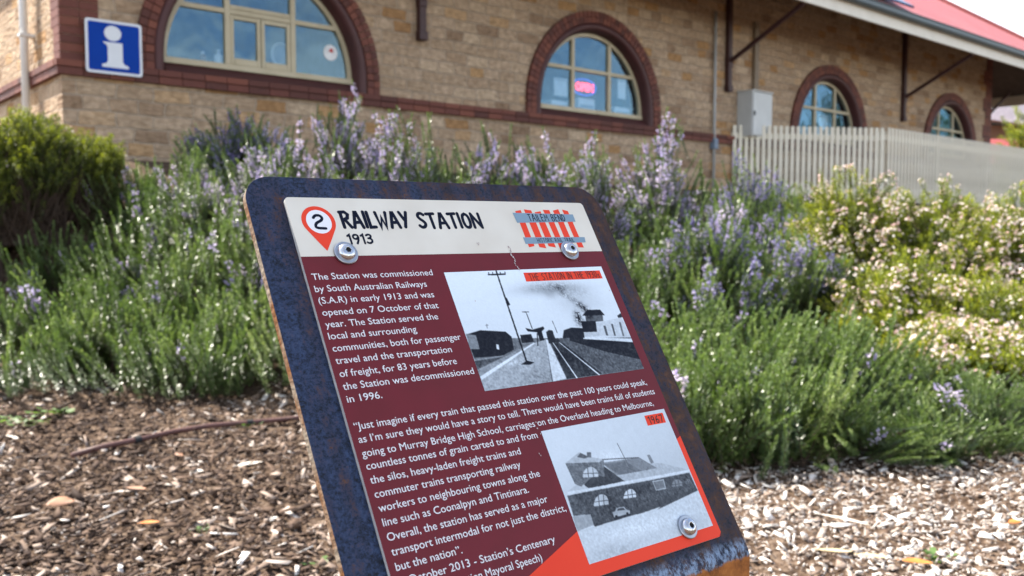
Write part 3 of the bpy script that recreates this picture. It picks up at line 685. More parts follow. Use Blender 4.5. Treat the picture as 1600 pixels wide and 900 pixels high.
# ------------------------------------------------------------------ interpretive sign in the foreground
PHOTO_A = [[0.42,1,[[-0.01,0.6],[0.268,0.604],[0.437,0.629],[1.015,0.704],[1.0,1.0],[-0.0,1.0],[0.003,0.742]]],[0.09,0,[[0.004,0.537],[0.09,0.512],[0.228,0.543],[0.251,0.59],[0.238,0.699],[0.16,0.738],[0.006,0.729]]],[0.5,0,[[0.006,0.53],[0.057,0.551],[0.051,0.665],[-0.0,0.658]]],[0.9,0,[[0.15,0.639],[0.163,0.645],[0.156,0.687],[0.143,0.678]]],[0.55,1,[[0.003,0.742],[0.185,0.735],[0.354,0.664],[0.003,0.881]]],[0.3,1,[[0.002,0.756],[0.163,0.746],[0.24,0.714],[0.002,0.825]]],[0.66,1,[[0.003,0.881],[0.354,0.664],[0.443,0.645],[0.386,1.0],[-0.0,1.0]]],[0.9,0,[[0.003,0.881],[0.366,0.658],[0.375,0.663],[0.005,0.911]]],[0.88,0,[[0.445,0.638],[0.458,0.647],[0.479,0.988],[0.394,0.999]]],[0.2,1,[[0.465,0.648],[0.519,0.64],[0.711,0.992],[0.483,0.993]]],[0.92,0,[[0.478,0.674],[0.541,1.001],[0.548,0.996],[0.482,0.672]]],[0.92,0,[[0.518,0.68],[0.688,1.003],[0.695,0.996],[0.521,0.677]]],[0.33,1,[[0.523,0.644],[0.674,0.644],[1.011,0.9],[1.0,1.0],[0.723,0.991]]],[0.1,1,[[0.594,0.65],[0.681,0.661],[1.008,0.745],[1.001,0.912],[0.788,0.802],[0.587,0.672]]],[0.88,0,[[0.683,0.653],[1.001,0.714],[0.998,0.748],[0.678,0.67]]],[0.8,0,[[0.799,0.539],[0.991,0.51],[0.997,0.702],[0.786,0.659]]],[0.3,0,[[0.843,0.572],[0.859,0.57],[0.85,0.664],[0.836,0.662]]],[0.3,0,[[0.9,0.562],[0.913,0.56],[0.901,0.673],[0.889,0.672]]],[0.4,0,[[0.959,0.552],[0.972,0.55],[0.957,0.684],[0.945,0.682]]],[0.15,0,[[0.966,0.49],[0.998,0.468],[1.005,0.506],[0.968,0.512]]],[0.75,0,[[0.696,0.611],[0.798,0.62],[0.79,0.662],[0.686,0.652]]],[0.07,0,[[0.731,0.462],[0.778,0.414],[0.866,0.419],[0.882,0.474]]],[0.35,0,[[0.751,0.464],[0.868,0.472],[0.856,0.529],[0.739,0.524]]],[0.1,0,[[0.708,0.513],[0.805,0.52],[0.786,0.619],[0.696,0.611]]],[0.1,0,[[0.576,0.577],[0.631,0.56],[0.704,0.576],[0.689,0.662],[0.551,0.644]]],[0.12,0,[[0.463,0.579],[0.485,0.562],[0.506,0.57],[0.503,0.669],[0.454,0.68]]],[0.06,0,[[0.349,0.527],[0.387,0.547],[0.459,0.528],[0.461,0.548],[0.439,0.569],[0.434,0.647],[0.407,0.648],[0.41,0.573],[0.356,0.558]]],[0.1,0,[[0.304,0.582],[0.37,0.583],[0.368,0.651],[0.298,0.652]]],[0.03,0,[[0.298,0.003],[0.28,0.817],[0.289,0.814],[0.306,-0.001]]],[0.04,0,[[0.244,0.044],[0.35,0.045],[0.353,0.034],[0.246,0.033]]],[0.04,0,[[0.252,0.015],[0.249,0.039],[0.253,0.038],[0.257,0.014]]],[0.04,0,[[0.276,0.016],[0.272,0.04],[0.276,0.039],[0.28,0.015]]],[0.04,0,[[0.321,0.018],[0.318,0.042],[0.322,0.041],[0.326,0.017]]],[0.04,0,[[0.35,0.019],[0.346,0.043],[0.351,0.042],[0.355,0.018]]],[0.03,0,[[0.293,0.245],[0.306,0.254],[0.311,0.316],[0.294,0.323]]],[0.04,0,[[0.248,0.827],[0.288,0.799],[0.327,0.822],[0.298,0.837]]],[0.1,0,[[0.386,0.386],[0.387,0.54],[0.391,0.539],[0.39,0.384]]],[0.1,0,[[0.364,0.389],[0.405,0.393],[0.407,0.387],[0.366,0.383]]],[0.3,0,[[0.526,0.486],[0.528,0.596],[0.532,0.594],[0.53,0.485]]],[0.2,0,[[0.703,0.433],[0.705,0.502],[0.71,0.5],[0.708,0.43]]],[0.2,0,[[0.691,0.435],[0.72,0.434],[0.721,0.428],[0.692,0.429]]],[0.1,0,[[0.405,0.58],[0.38,0.69],[0.386,0.69],[0.411,0.58]]],[0.4,0,[[0.135,0.466],[0.13,0.502],[0.133,0.502],[0.138,0.465]]],[0.4,0,[[0.127,0.479],[0.143,0.477],[0.144,0.473],[0.127,0.474]]]]
PHOTO_B = [[0.8,0,[[-0.003,0.759],[0.13,0.758],[0.998,0.704],[1.0,1.0],[-0.0,1.0]]],[0.27,0,[[0.128,0.762],[0.375,0.758],[0.511,0.759],[0.657,0.751],[0.614,0.767],[0.996,0.708],[0.991,0.676],[0.144,0.722]]],[0.3,1,[[0.129,0.507],[0.665,0.54],[0.987,0.556],[0.993,0.694],[0.646,0.693],[0.13,0.758],[0.087,0.706]]],[0.35,1,[[0.021,0.503],[0.136,0.509],[0.117,0.666],[0.013,0.653]]],[0.62,0,[[0.005,0.654],[0.131,0.67],[0.126,0.749],[0.004,0.761]]],[0.24,0,[[0.134,0.472],[0.338,0.34],[0.462,0.499],[0.183,0.491]]],[0.5,0,[[0.343,0.327],[0.638,0.348],[0.744,0.462],[0.462,0.499],[0.415,0.444]]],[0.42,0,[[0.357,0.341],[0.52,0.353],[0.632,0.471],[0.558,0.476],[0.434,0.44]]],[0.7,0,[[0.415,0.444],[0.744,0.462],[0.694,0.409],[0.794,0.432],[0.996,0.536],[0.461,0.502]]],[0.85,0,[[0.031,0.476],[0.184,0.488],[0.615,0.51],[0.998,0.533],[0.994,0.55],[0.606,0.531],[0.176,0.507],[0.027,0.5]]],[0.75,0,[[0.031,0.476],[0.142,0.428],[0.184,0.488]]],[0.42,1,[[0.088,0.273],[0.367,0.309],[0.326,0.435],[0.266,0.399],[0.137,0.463],[0.101,0.434]]],[0.7,0,[[0.085,0.272],[0.213,0.212],[0.283,0.267],[0.368,0.304],[0.33,0.317]]],[0.35,0,[[0.185,0.245],[0.219,0.219],[0.267,0.264],[0.233,0.268]]],[0.4,0,[[0.266,0.224],[0.296,0.231],[0.284,0.271],[0.255,0.261]]],[0.5,0,[[0.706,0.345],[0.729,0.347],[0.737,0.415],[0.709,0.416]]],[0.3,0,[[0.354,0.306],[0.636,0.353],[0.638,0.346],[0.356,0.299]]],[0.78,0,[[0.171,0.402],[0.174,0.392],[0.188,0.368],[0.207,0.35],[0.23,0.339],[0.254,0.338],[0.273,0.347],[0.286,0.365],[0.29,0.388],[0.285,0.414],[0.281,0.423]]],[0.3,0,[[0.227,0.34],[0.209,0.409],[0.214,0.41],[0.232,0.34]]],[0.3,0,[[0.264,0.347],[0.245,0.417],[0.25,0.417],[0.268,0.347]]],[0.3,0,[[0.18,0.376],[0.291,0.398],[0.292,0.393],[0.182,0.372]]],[0.78,0,[[0.173,0.623],[0.176,0.614],[0.19,0.588],[0.21,0.567],[0.233,0.554],[0.256,0.551],[0.275,0.559],[0.287,0.576],[0.29,0.6],[0.284,0.627],[0.28,0.636]]],[0.3,0,[[0.23,0.554],[0.21,0.628],[0.215,0.629],[0.235,0.555]]],[0.3,0,[[0.266,0.558],[0.245,0.632],[0.25,0.633],[0.27,0.559]]],[0.3,0,[[0.184,0.596],[0.291,0.608],[0.292,0.603],[0.185,0.591]]],[0.84,0,[[0.401,0.624],[0.405,0.615],[0.417,0.595],[0.434,0.579],[0.455,0.569],[0.475,0.566],[0.492,0.572],[0.503,0.586],[0.507,0.604],[0.502,0.626],[0.498,0.635]]],[0.3,0,[[0.451,0.57],[0.435,0.629],[0.44,0.629],[0.455,0.57]]],[0.3,0,[[0.483,0.573],[0.467,0.632],[0.472,0.633],[0.488,0.574]]],[0.3,0,[[0.41,0.605],[0.507,0.615],[0.508,0.61],[0.411,0.6]]],[0.5,0,[[0.798,0.63],[0.802,0.621],[0.812,0.605],[0.828,0.593],[0.846,0.585],[0.864,0.584],[0.88,0.589],[0.89,0.6],[0.893,0.615],[0.889,0.632],[0.885,0.642]]],[0.3,0,[[0.84,0.588],[0.829,0.635],[0.834,0.635],[0.846,0.588]]],[0.3,0,[[0.869,0.591],[0.857,0.639],[0.863,0.639],[0.875,0.592]]],[0.3,0,[[0.804,0.617],[0.892,0.628],[0.893,0.623],[0.805,0.612]]],[0.45,0,[[0.918,0.632],[0.923,0.622],[0.928,0.614],[0.936,0.608],[0.945,0.604],[0.954,0.603],[0.962,0.605],[0.968,0.61],[0.969,0.618],[0.967,0.626],[0.963,0.636]]],[0.3,0,[[0.938,0.608],[0.935,0.635],[0.941,0.634],[0.943,0.608]]],[0.3,0,[[0.952,0.609],[0.95,0.636],[0.956,0.636],[0.958,0.609]]],[0.3,0,[[0.92,0.629],[0.965,0.633],[0.966,0.628],[0.921,0.624]]],[0.68,0,[[0.665,0.549],[0.76,0.555],[0.749,0.632],[0.664,0.628]]],[0.45,0,[[0.67,0.559],[0.752,0.564],[0.743,0.623],[0.67,0.619]]],[0.2,0,[[0.274,0.739],[0.407,0.74],[0.41,0.754],[0.284,0.755]]],[0.66,0,[[0.286,0.697],[0.306,0.696],[0.327,0.675],[0.382,0.68],[0.392,0.706],[0.413,0.718],[0.406,0.74],[0.284,0.735]]],[0.25,0,[[0.321,0.696],[0.334,0.683],[0.373,0.686],[0.383,0.705]]],[0.12,0,[[0.294,0.725],[0.311,0.725],[0.308,0.742],[0.292,0.743]]],[0.12,0,[[0.381,0.726],[0.396,0.727],[0.393,0.743],[0.378,0.742]]],[0.35,0,[[0.511,0.205],[0.531,0.4],[0.536,0.399],[0.516,0.204]]],[0.35,0,[[0.501,0.398],[0.568,0.449],[0.572,0.445],[0.505,0.394]]]]

def cw(p): return Vector((p[0], p[2]*CP - p[1]*SP, -p[1]*CP - p[2]*SP))
R0, R1, R2 = (0.7896,-0.0429,0.6121), (0.3269,0.8736,-0.3605), (-0.5193,0.4847,0.7038)
SX = cw(R0).normalized(); SY = -cw(R1); SY = (SY - SX*SY.dot(SX)).normalized(); SZ = SX.cross(SY)
SO = Vector((0,0,CAM_Z)) + cw((-0.1692,-0.0674,0.6651))
SR = Matrix((SX, SY, SZ)).transposed()
DOWN = SR.transposed() @ Vector((0,0,-1))
fold = Vector((.1487, -.341, -.0034))
fw = SO + SR @ fold; base = Vector((fw.x, fw.y, hz1(fw.x, fw.y)))
sign = thing('interpretive_sign', 'rusty blue steel lectern with a maroon and cream history panel about the railway station', 'information panel', base, SR.to_euler())
OFFS = SR.transposed() @ (SO - base)
def sp(mb, name, mats, parent=None, **k):
    o = mb.build(name, mats, parent or sign, **k)
    if parent is None: o.location = OFFS
    return o
mm = lambda P: [(u*.001, -v*.001) for u, v in P]
# back plate: sloping face, fold and upright in one sheet of steel
UL, UR, VT = -.0282, .3242, .0205
zt, th = -.0034, .0060
pl = MB(); r_ = .023; P = [(UL, -.338), (UR, -.338)]
for cx, cy, a0 in ((UR-r_, VT-r_, 0), (UL+r_, VT-r_, 90)):
    for k in range(11):
        a = R_(a0 + 9*k); P.append((cx+r_*math.cos(a), cy+r_*math.sin(a)))
n = len(P)
pl.add([(x,y,zt) for x,y in P], [tuple(range(n))], 0); pl.add([(x,y,zt-th) for x,y in P], [tuple(range(n))[::-1]], 0)
pl.add([(x,y,z) for x,y in P for z in (zt-th, zt)], [(2*i,2*((i+1)%n),2*((i+1)%n)+1,2*i+1) for i in range(1,n)], 1)
FA = math.acos(max(-1,min(1,-DOWN.y))); RB = .014
top, bot = [], []
for k in range(9):
    a = FA*k/8; top.append((-.338-RB*math.sin(a), zt-RB+RB*math.cos(a))); bot.append((-.338-(RB-th)*math.sin(a), zt-RB+(RB-th)*math.cos(a)))
Ld = (fw.z - base.z) + .12
for q in (top, bot): q.append((q[-1][0]-Ld*math.cos(FA), q[-1][1]-Ld*math.sin(FA)))
m_ = len(top)
vs = [(x,y,z) for x in (UL, UR) for y, z in top] + [(x,y,z) for x in (UL, UR) for y, z in bot]
fs, ms = [], []
for i in range(m_-1):
    pl_f = [((i,i+1,m_+i+1,m_+i),0), ((2*m_+i,3*m_+i,3*m_+i+1,2*m_+i+1),0), ((i,2*m_+i,2*m_+i+1,i+1),1), ((m_+i,m_+i+1,3*m_+i+1,3*m_+i),1)]
    for f_, k in pl_f: fs.append(f_); ms.append(k)
o_ = len(pl.v); pl.v += vs; pl.f += [tuple(i+o_ for i in f_) for f_ in fs]; pl.m += ms
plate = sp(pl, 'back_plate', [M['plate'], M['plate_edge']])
# the printed panel
PW, PH = .2978, .323
pn = MB(); pn.prism(rounded_rect(0, PW, -PH, 0, .0035, 5), -.003, 0, m=0, mside=1)
panel = sp(pn, 'panel', [M['maroon'], M['panel_edge']])
def flat(name, polys, mat, z, parent=None, step=.00001):
    mb = MB()
    for i, P in enumerate(polys): mb.add([(x,y,z+i*step) for x,y in mm(P)], [tuple(range(len(P)))])
    me = mb.build(name, mat, parent or panel, fix=False)
    b = bmesh.new(); b.from_mesh(me.data)
    for f_ in b.faces:
        if f_.normal.z < 0: f_.normal_flip()
    b.to_mesh(me.data); b.free(); return me
rr = rounded_rect(.0, 297.8, 0, 70, 3.5, 5); band = [(u, v) for u, v in rr if v < 40] 
band = [(0,51.4),(0,3.5)] + [(3.5-3.5*math.cos(R_(18*k)), 3.5-3.5*math.sin(R_(18*k))) for k in range(1,6)] + [(294.3+3.5*math.sin(R_(18*k)), 3.5-3.5*math.cos(R_(18*k))) for k in range(0,6)] + [(297.8,51.4+1.4)]
flat('header_band', [band], M['cream'], .0001)
flat('orange_corner', [[(297.7,235.7),(297.7,319.6),(294.2,322.9),(62.8,322.9)]], M['orange'], .0001)

# --- hand drawn marker lettering: strokes turned into ribbons
G = {'A':(.56,[[(0,0),(.22,1),(.30,1),(.56,0)],[(.11,.33),(.46,.35)]]),
 'B':(.46,[[(.02,0),(0,1),(.28,1),(.42,.86),(.38,.64),(.22,.54),(.03,.52)],[(.22,.54),(.45,.40),(.45,.14),(.28,0),(.02,0)]]),
 'C':(.42,[[(.42,.84),(.32,1),(.14,1),(.01,.8),(0,.25),(.12,.02),(.30,0),(.42,.14)]]),
 'D':(.46,[[(.02,0),(0,1)],[(0,1),(.22,.98),(.44,.75),(.45,.3),(.25,.03),(.02,0)]]),
 'E':(.40,[[(.38,1),(0,1),(.02,0),(.40,0)],[(.02,.52),(.33,.53)]]),
 'H':(.46,[[(0,1),(.02,0)],[(.44,1),(.46,0)],[(.02,.50),(.45,.54)]]),
 'I':(.06,[[(.02,1),(.04,0)]]), 'L':(.36,[[(0,1),(.02,0),(.36,.02)]]),
 'M':(.62,[[(0,0),(.06,1),(.31,.42),(.55,1),(.62,0)]]), 'N':(.52,[[(.01,0),(0,1)],[(0,.98),(.51,.02)],[(.52,0),(.52,1)]]),
 'O':(.48,[[(.24,1),(.06,.9),(0,.5),(.07,.1),(.24,0),(.42,.1),(.48,.5),(.41,.9),(.24,1)]]),
 'R':(.48,[[(.03,0),(0,.98)],[(-.06,.98),(.26,1),(.43,.84),(.36,.60),(.04,.46)],[(.18,.5),(.48,0)]]),
 'S':(.42,[[(.42,.88),(.28,1),(.10,.96),(.03,.76),(.14,.58),(.34,.42),(.42,.22),(.30,.03),(.12,0),(0,.12)]]),
 'T':(.48,[[(0,.97),(.48,1)],[(.24,.98),(.27,0)]]),
 'W':(.66,[[(0,1),(.15,0),(.33,.66),(.50,0),(.66,1)]]), 'Y':(.46,[[(0,1),(.22,.48)],[(.46,1),(.16,0)]]),
 '0':(.42,[[(.21,1),(.04,.88),(0,.5),(.05,.1),(.21,0),(.37,.1),(.42,.5),(.37,.9),(.21,1)]]),
 '1':(.2,[[(0,.86),(.16,1),(.18,0)]]), '2':(.44,[[(.02,.80),(.12,.98),(.30,1),(.42,.84),(.38,.62),(.10,.42),(.02,.22),(.04,.03),(.46,.0)]]),
 '3':(.40,[[(.02,.88),(.18,1),(.36,.92),(.37,.70),(.22,.55),(.14,.54)],[(.22,.55),(.38,.44),(.40,.18),(.26,.01),(.10,0),(0,.10)]]),
 '6':(.42,[[(.36,.98),(.14,.78),(.01,.40),(.04,.10),(.20,0),(.36,.08),(.42,.28),(.34,.48),(.20,.52),(.05,.40)]]),
 '7':(.42,[[(0,.98),(.42,1),(.16,0)]]), '9':(.42,[[(.40,.70),(.24,.48),(.07,.54),(0,.74),(.08,.95),(.22,1),(.37,.93),(.41,.70),(.36,.35),(.22,0)]]),
 's':(.30,[[(.30,.46),(.18,.54),(.04,.46),(.08,.33),(.26,.22),(.28,.06),(.14,0),(0,.06)]]), ' ':(.22,[])}
CURVY = set('BCDOS0236 9s')
def chaikin(P):
    out = [P[0]]
    for a, b in zip(P, P[1:]):
        out += [(a[0]*.75+b[0]*.25, a[1]*.75+b[1]*.25), (a[0]*.25+b[0]*.75, a[1]*.25+b[1]*.75)]
    return out + [P[-1]]
def ribbon(P, w):
    P = [Vector((a, b)) for a, b in P]; P = [p for i, p in enumerate(P) if i == 0 or (p-P[i-1]).length > 1e-5]
    n = len(P); closed = (P[0]-P[-1]).length < 1e-4
    if closed: P = P[:-1]; n -= 1
    L_, R__ = [], []
    for i in range(n):
        d0 = (P[i]-P[i-1]).normalized() if (i > 0 or closed) else None
        d1 = (P[(i+1) % n]-P[i]).normalized() if (i < n-1 or closed) else None
        d = ((d0 or d1) + (d1 or d0)); d = d.normalized() if d.length > 1e-4 else (d0 or d1)
        nn = Vector((-d.y, d.x)); q = d0 or d1; c = max(.42, abs(nn.dot(Vector((-q.y, q.x)))))
        L_.append(P[i] + nn*(w/2/c)); R__.append(P[i] - nn*(w/2/c))
    faces = []
    for i in range(n if closed else n-1):
        j = (i+1) % n; faces.append([L_[i], L_[j], R__[j], R__[i]])
    if not closed:
        for e, d in ((0, P[0]-P[1]), (n-1, P[-1]-P[-2])):
            a0 = math.atan2(d.y, d.x); faces.append([P[e] + Vector((math.cos(a0+R_(t)), math.sin(a0+R_(t))))*(w/2) for t in range(-90, 91, 30)])
    return faces
def marker(name, items, mat, z, parent):
    """items: (text, u0, u1, v_top, v_base, stroke width in mm)"""
    polys = []; zs = []
    for txt, u0, u1, vt, vb, w in items:
        gap = .19 if w > 1.5 else .24; tw = sum(G[c][0] for c in txt) + gap*(len(txt)-1); h = vb - vt - w; sx = (u1-u0-w)/tw; x = u0 + w/2; k = 0
        for c in txt:
            gw, strokes = G[c]; dy = random.uniform(-.02,.02)*h
            for s_ in strokes:
                Q = s_
                if c in CURVY: Q = chaikin(chaikin(s_))
                Q = [(x + a*sx, vb - w/2 - b*h + dy) for a, b in Q]
                for F in ribbon(Q, w): polys.append([tuple(p) for p in F]); zs.append(k)
                k += 1
            x += (gw+gap)*sx
    mb = MB()
    for P, k in zip(polys, zs): mb.add([(x,y,z+k*.000004) for x,y in mm(P)], [tuple(range(len(P)))])
    o = mb.build(name, mat, parent, fix=False)
    b = bmesh.new(); b.from_mesh(o.data); bmesh.ops.remove_doubles(b, verts=b.verts, dist=1e-7)
    for f_ in b.faces:
        if f_.normal.z < 0: f_.normal_flip()
    b.to_mesh(o.data); b.free(); return o
marker('title_lettering', [('RAILWAY',40.4,101.6,11.2,28.0,2.9),('STATION',108.4,172.8,11.8,28.4,2.9),('1913',41.2,63.2,32.2,41.8,1.75)], M['navy'], .0002, panel)
# location pin
cx, cy, r1 = 22.2, 21.4, 13.6
pin = []
for k in range(37):
    a = R_(-28 + 236*k/36); pin.append((cx + r1*math.cos(a), cy - r1*math.sin(a)))
pin += [(cx-5.5, 38.5), (cx-.2, 46.8), (cx+.2, 46.8), (cx+5.5, 38.5)]
flat('location_pin', [pin], M['orange'], .0002)
flat('pin_disc', [[(22.3+10.1*math.cos(2*math.pi*k/40), 21.6+10.4*math.sin(2*math.pi*k/40)) for k in range(40)]], M['white'], .0003)
marker('pin_number', [('2',17.0,27.2,14.6,28.6,2.3)], M['navy'], .0004, panel)
# rail trail emblem
sl_ = [((213.6,10.0),(220.3,8.8),(220.0,46.2),(213.4,47.2)),((224.2,8.0),(232.2,9.0),(232.4,48.6),(225.1,47.3)),((235.4,11.0),(242.6,9.8),(243.8,48.0),(235.9,46.6)),((246.2,8.2),(253.6,8.4),(254.2,48.2),(248.0,49.8)),((257.8,8.9),(265.0,7.3),(265.6,48.0),(258.6,48.8)),((269.4,7.6),(275.8,9.2),(277.0,48.6),(270.4,48.3))]
flat('emblem_slats', sl_, M['orange'], .0002, step=0)
flat('emblem_boards', [[(209.8,11.8),(280.2,12.9),(280.0,20.9),(210.6,22.2)],[(210.8,37.2),(283.0,37.6),(281.8,43.2),(211.0,43.9)]], M['slate'], .0003, step=0)
marker('emblem_lettering', [('TAILEM BEND',225.0,268.4,13.0,20.8,.8),('HISTORIC RAIL TRAIL',225.4,268.6,38.2,42.8,.42)], M['navy'], .0004, panel)
# body text
capH = (lambda v: v[:,1].max()-v[:,1].min())(letters('H', 0)[0])
LINES = [("The Station was commissioned",4.1,106.3,70.9),("by South Australian Railways",3.6,97.5,80.8),("(S.A.R) in early 1913 and was",4.0,100.9,90.3),("opened on 7 October of that",4.2,101.6,99.9),("year. The Station served the",4.0,97.9,109.3),("local and surrounding",3.9,75.6,118.5),("communities, both for passenger",4.3,112.1,128.0),("travel and the transportation",4.0,100.2,137.5),("of freight, for 83 years before",4.2,101.1,147.4),("the Station was decommissioned",4.0,113.3,157.0),("in 1996.",4.3,31.2,166.4),
 ("\u201cJust imagine if every train that passed this station over the past 100 years could speak,",3.9,284.4,186.3),("as I\u2019m sure they would have a story to tell. There would have been trains full of students",4.4,289.2,195.7),("going to Murray Bridge High School, carriages on the Overland heading to Melbourne,",4.0,282.2,205.6),("countless tonnes of grain carted to and from",4.5,150.3,214.6),("the silos, heavy-laden freight trains and",4.5,129.9,224.3),("commuter trains transporting railway",4.8,125.8,234.0),("workers to neighbouring towns along the",4.8,140.0,243.5),("line such as Coonalpyn and Tintinara.",4.8,125.2,253.1),("Overall, the station has served as a major",5.0,138.9,262.9),("transport intermodal for not just the district,",5.1,152.2,272.5),("but the nation\u201d.",5.1,55.8,282.2),("7 October 2013 - Station\u2019s Centenary",5.0,133.0,291.8),("(Celebration Mayoral Speech)",28.0,116.6,301.4)]
tx = MB(); cap = 5.15
for s_, u0, u1, v in LINES:
    vs, fs = letters(s_, 0); x0, x1 = vs[:,0].min(), vs[:,0].max(); ky = cap/capH; kx = (u1-u0)/(x1-x0)
    tx.add([((u0+(p[0]-x0)*kx)*.001, (-v+p[1]*ky)*.001, .0002) for p in vs], fs)
to = tx.build('body_text', M['white'], panel, fix=False)
b = bmesh.new(); b.from_mesh(to.data)
for f_ in b.faces:
    if f_.normal.z < 0: f_.normal_flip()
b.to_mesh(to.data); b.free()

# --- two old photographs printed on the panel (flat prints, tones per vertex)
def print_mat():
    m, N, L, Bs = new_mat('photo_print'); a = N.new('ShaderNodeAttribute'); a.attribute_name = 'tone'
    L.new(a.outputs['Color'], Bs.inputs['Base Color']); Bs.inputs['Roughness'].default_value = .5; Bs.inputs['Specular IOR Level'].default_value = .2; return m
PM = print_mat()
def paint(shapes, nx, ny, base, seed, grain, soft=()):
    rg = np.random.default_rng(seed); ss = 2; w, h = nx*ss, ny*ss
    X, Y = np.meshgrid((np.arange(w)+.5)/w, (np.arange(h)+.5)/h)
    img = base(X, Y)
    def sm2(a, k):
        for _ in range(k): a = (a + np.roll(a,1,0)+np.roll(a,-1,0)+np.roll(a,1,1)+np.roll(a,-1,1))/5
        return a
    tex = sm2(rg.normal(0,1,(h,w)), 2); tex = tex/tex.std(); tex2 = sm2(rg.normal(0,1,(h,w)), 14); tex2 /= tex2.std()
    for g, kind, P in shapes:
        P = np.array(P); ins = np.zeros(X.shape, bool)
        x0, y0 = P.min(0); x1, y1 = P.max(0); j0, j1 = max(0,int(y0*h)-1), min(h,int(y1*h)+2); i0, i1 = max(0,int(x0*w)-1), min(w,int(x1*w)+2)
        if j1 <= j0 or i1 <= i0: continue
        xs, ys = X[j0:j1,i0:i1], Y[j0:j1,i0:i1]; c = np.zeros(xs.shape, bool)
        for (ax, ay), (bx, by) in zip(P, np.roll(P,-1,0)):
            k = (ay > ys) != (by > ys); c ^= k & (xs < (bx-ax)*(ys-ay)/(by-ay+1e-12)+ax)
        sub = img[j0:j1,i0:i1]; var = (.022*tex+.035*tex2 if kind else .008*tex+.018*tex2)[j0:j1,i0:i1]
        sub[c] = (g + var)[c]
    tex3 = sm2(rg.normal(0,1,(h,w)), 60); tex3 /= tex3.std(); tex4 = sm2(rg.normal(0,1,(h,w)), 5); tex4 /= tex4.std()
    for cx, cy, rx, ry, dl in soft:
        q = np.exp(-(((X-cx)/rx)**2 + ((Y-cy)/ry)**2)); img = img + dl*q*(1 + .45*tex4*(ry < .08))
    img = sm2(img, 2); img = img + grain*tex + (.012*tex3 + .012*tex4)*(1.15-img); img = img + .25*(img - sm2(img, 6))
    return np.clip(img.reshape(ny,ss,nx,ss).mean((1,3)), .015, .95)
def photo(name, label, u0, u1, v0, v1, img, z):
    ny, nx = img.shape; us = np.linspace(u0,u1,nx); vs_ = np.linspace(v0,v1,ny)
    gx, gy = np.meshgrid(us*.001, -vs_*.001); V = np.stack([gx, gy, np.full_like(gx, z)], -1).reshape(-1,3)
    i, j = np.meshgrid(np.arange(nx-1), np.arange(ny-1)); q = (j*nx+i).ravel()
    o = mesh_np(name, V, np.stack([q, q+nx, q+nx+1, q+1], -1), [PM], parent=panel)
    a = o.data.attributes.new('tone', 'FLOAT_COLOR', 'POINT'); g = img.ravel()**2.1
    c = np.stack([g*.86+.001, g*.96+.002, g*1.04+.008, np.ones_like(g)], -1).astype(np.float32); a.data.foreach_set('color', c.ravel())
    tag(o, label); return o
SMOKE = [(.775,.44,.022,.05,-.45),(.755,.39,.02,.03,-.38),(.735,.35,.025,.025,-.3),(.71,.31,.025,.02,-.22),(.68,.275,.025,.018,-.16),(.66,.24,.02,.03,-.2),(.655,.19,.03,.03,-.18),(.70,.47,.02,.05,-.5),(.715,.53,.02,.03,-.4),(.69,.52,.03,.06,-.15),(.52,.80,.10,.06,-.10),(.35,.95,.12,.06,-.10),(.62,.9,.02,.1,-.06),(.60,.17,.16,.05,-.14),(.75,.25,.10,.05,-.08),(.2,.8,.1,.03,.08),(.82,.72,.12,.03,-.08)]
SHADE = [(.45,.86,.35,.06,.06),(.2,.97,.2,.06,-.07),(.8,.93,.2,.05,-.05),(.28,.62,.06,.10,-.08),(.55,.58,.10,.05,-.06),(.42,.30,.10,.05,.05),(.10,.55,.04,.06,-.1)]
def base_a(X, Y):
    im = .93 - .10*np.clip(Y,0,1)
    im -= .20*np.exp(-(((X-.60)/.20)**2 + ((Y-.20)/.045)**2)); im -= .12*np.exp(-(((X-.58)/.04)**2 + ((Y-.25)/.04)**2)); im -= .10*np.exp(-(((X-.75)/.14)**2 + ((Y-.34)/.10)**2)); return im
def base_b(X, Y): return .86 - .05*X - .05*np.exp(-((Y-.5)/.2)**2)
photo('historic_photo', 'black and white photo of station tracks, platform and steam train', 117.2, 288.5, 68.9, 171.8, paint(PHOTO_A, 330, 198, base_a, 3, .006, SMOKE), .00015)
photo('historic_photo', 'black and white photo of the station building with a parked car', 155.2, 292.0, 210.0, 313.2, paint(PHOTO_B, 270, 204, base_b, 4, .005, SHADE), .00015)
flat('photo_caption', [[(196.4,72.1),(284.4,73.0),(284.2,81.3),(196.0,80.7)],[(266.3,212.9),(288.4,213.1),(287.8,222.0),(265.8,221.8)]], M['orange'], .00025, step=0)
marker('caption_lettering', [('THE STATION IN THE 1930s',200.6,281.6,73.2,80.4,.62),('1967',268.8,286.0,214.2,221.2,.95)], M['dark'], .00035, panel)
# scuffs
sc_ = []
for k in range(12):
    v = 46 + 22*k/11; u = 191 + 1.6*math.sin(k*1.3)*.6 + .1*k; w = random.uniform(.25,.9); sc_.append([(u-w,v),(u+w*.6,v-.3),(u+w,v+1.5),(u-w*.5,v+1.9)])
for u, v in ((159.5,42.6),(160.4,44.0),(161.2,42.4),(153.2,202.4),(145.8,226.8),(146.6,228.4),(152.4,207.4),(153.6,212.0),(137.0,96.0),(286.0,94.0)):
    w = random.uniform(.25,.7); sc_.append([(u-w,v-.4),(u+w,v-.6),(u+w*.7,v+.7),(u-w*.8,v+.5)])
flat('scuff_marks', sc_, M['scratch'], .0005)
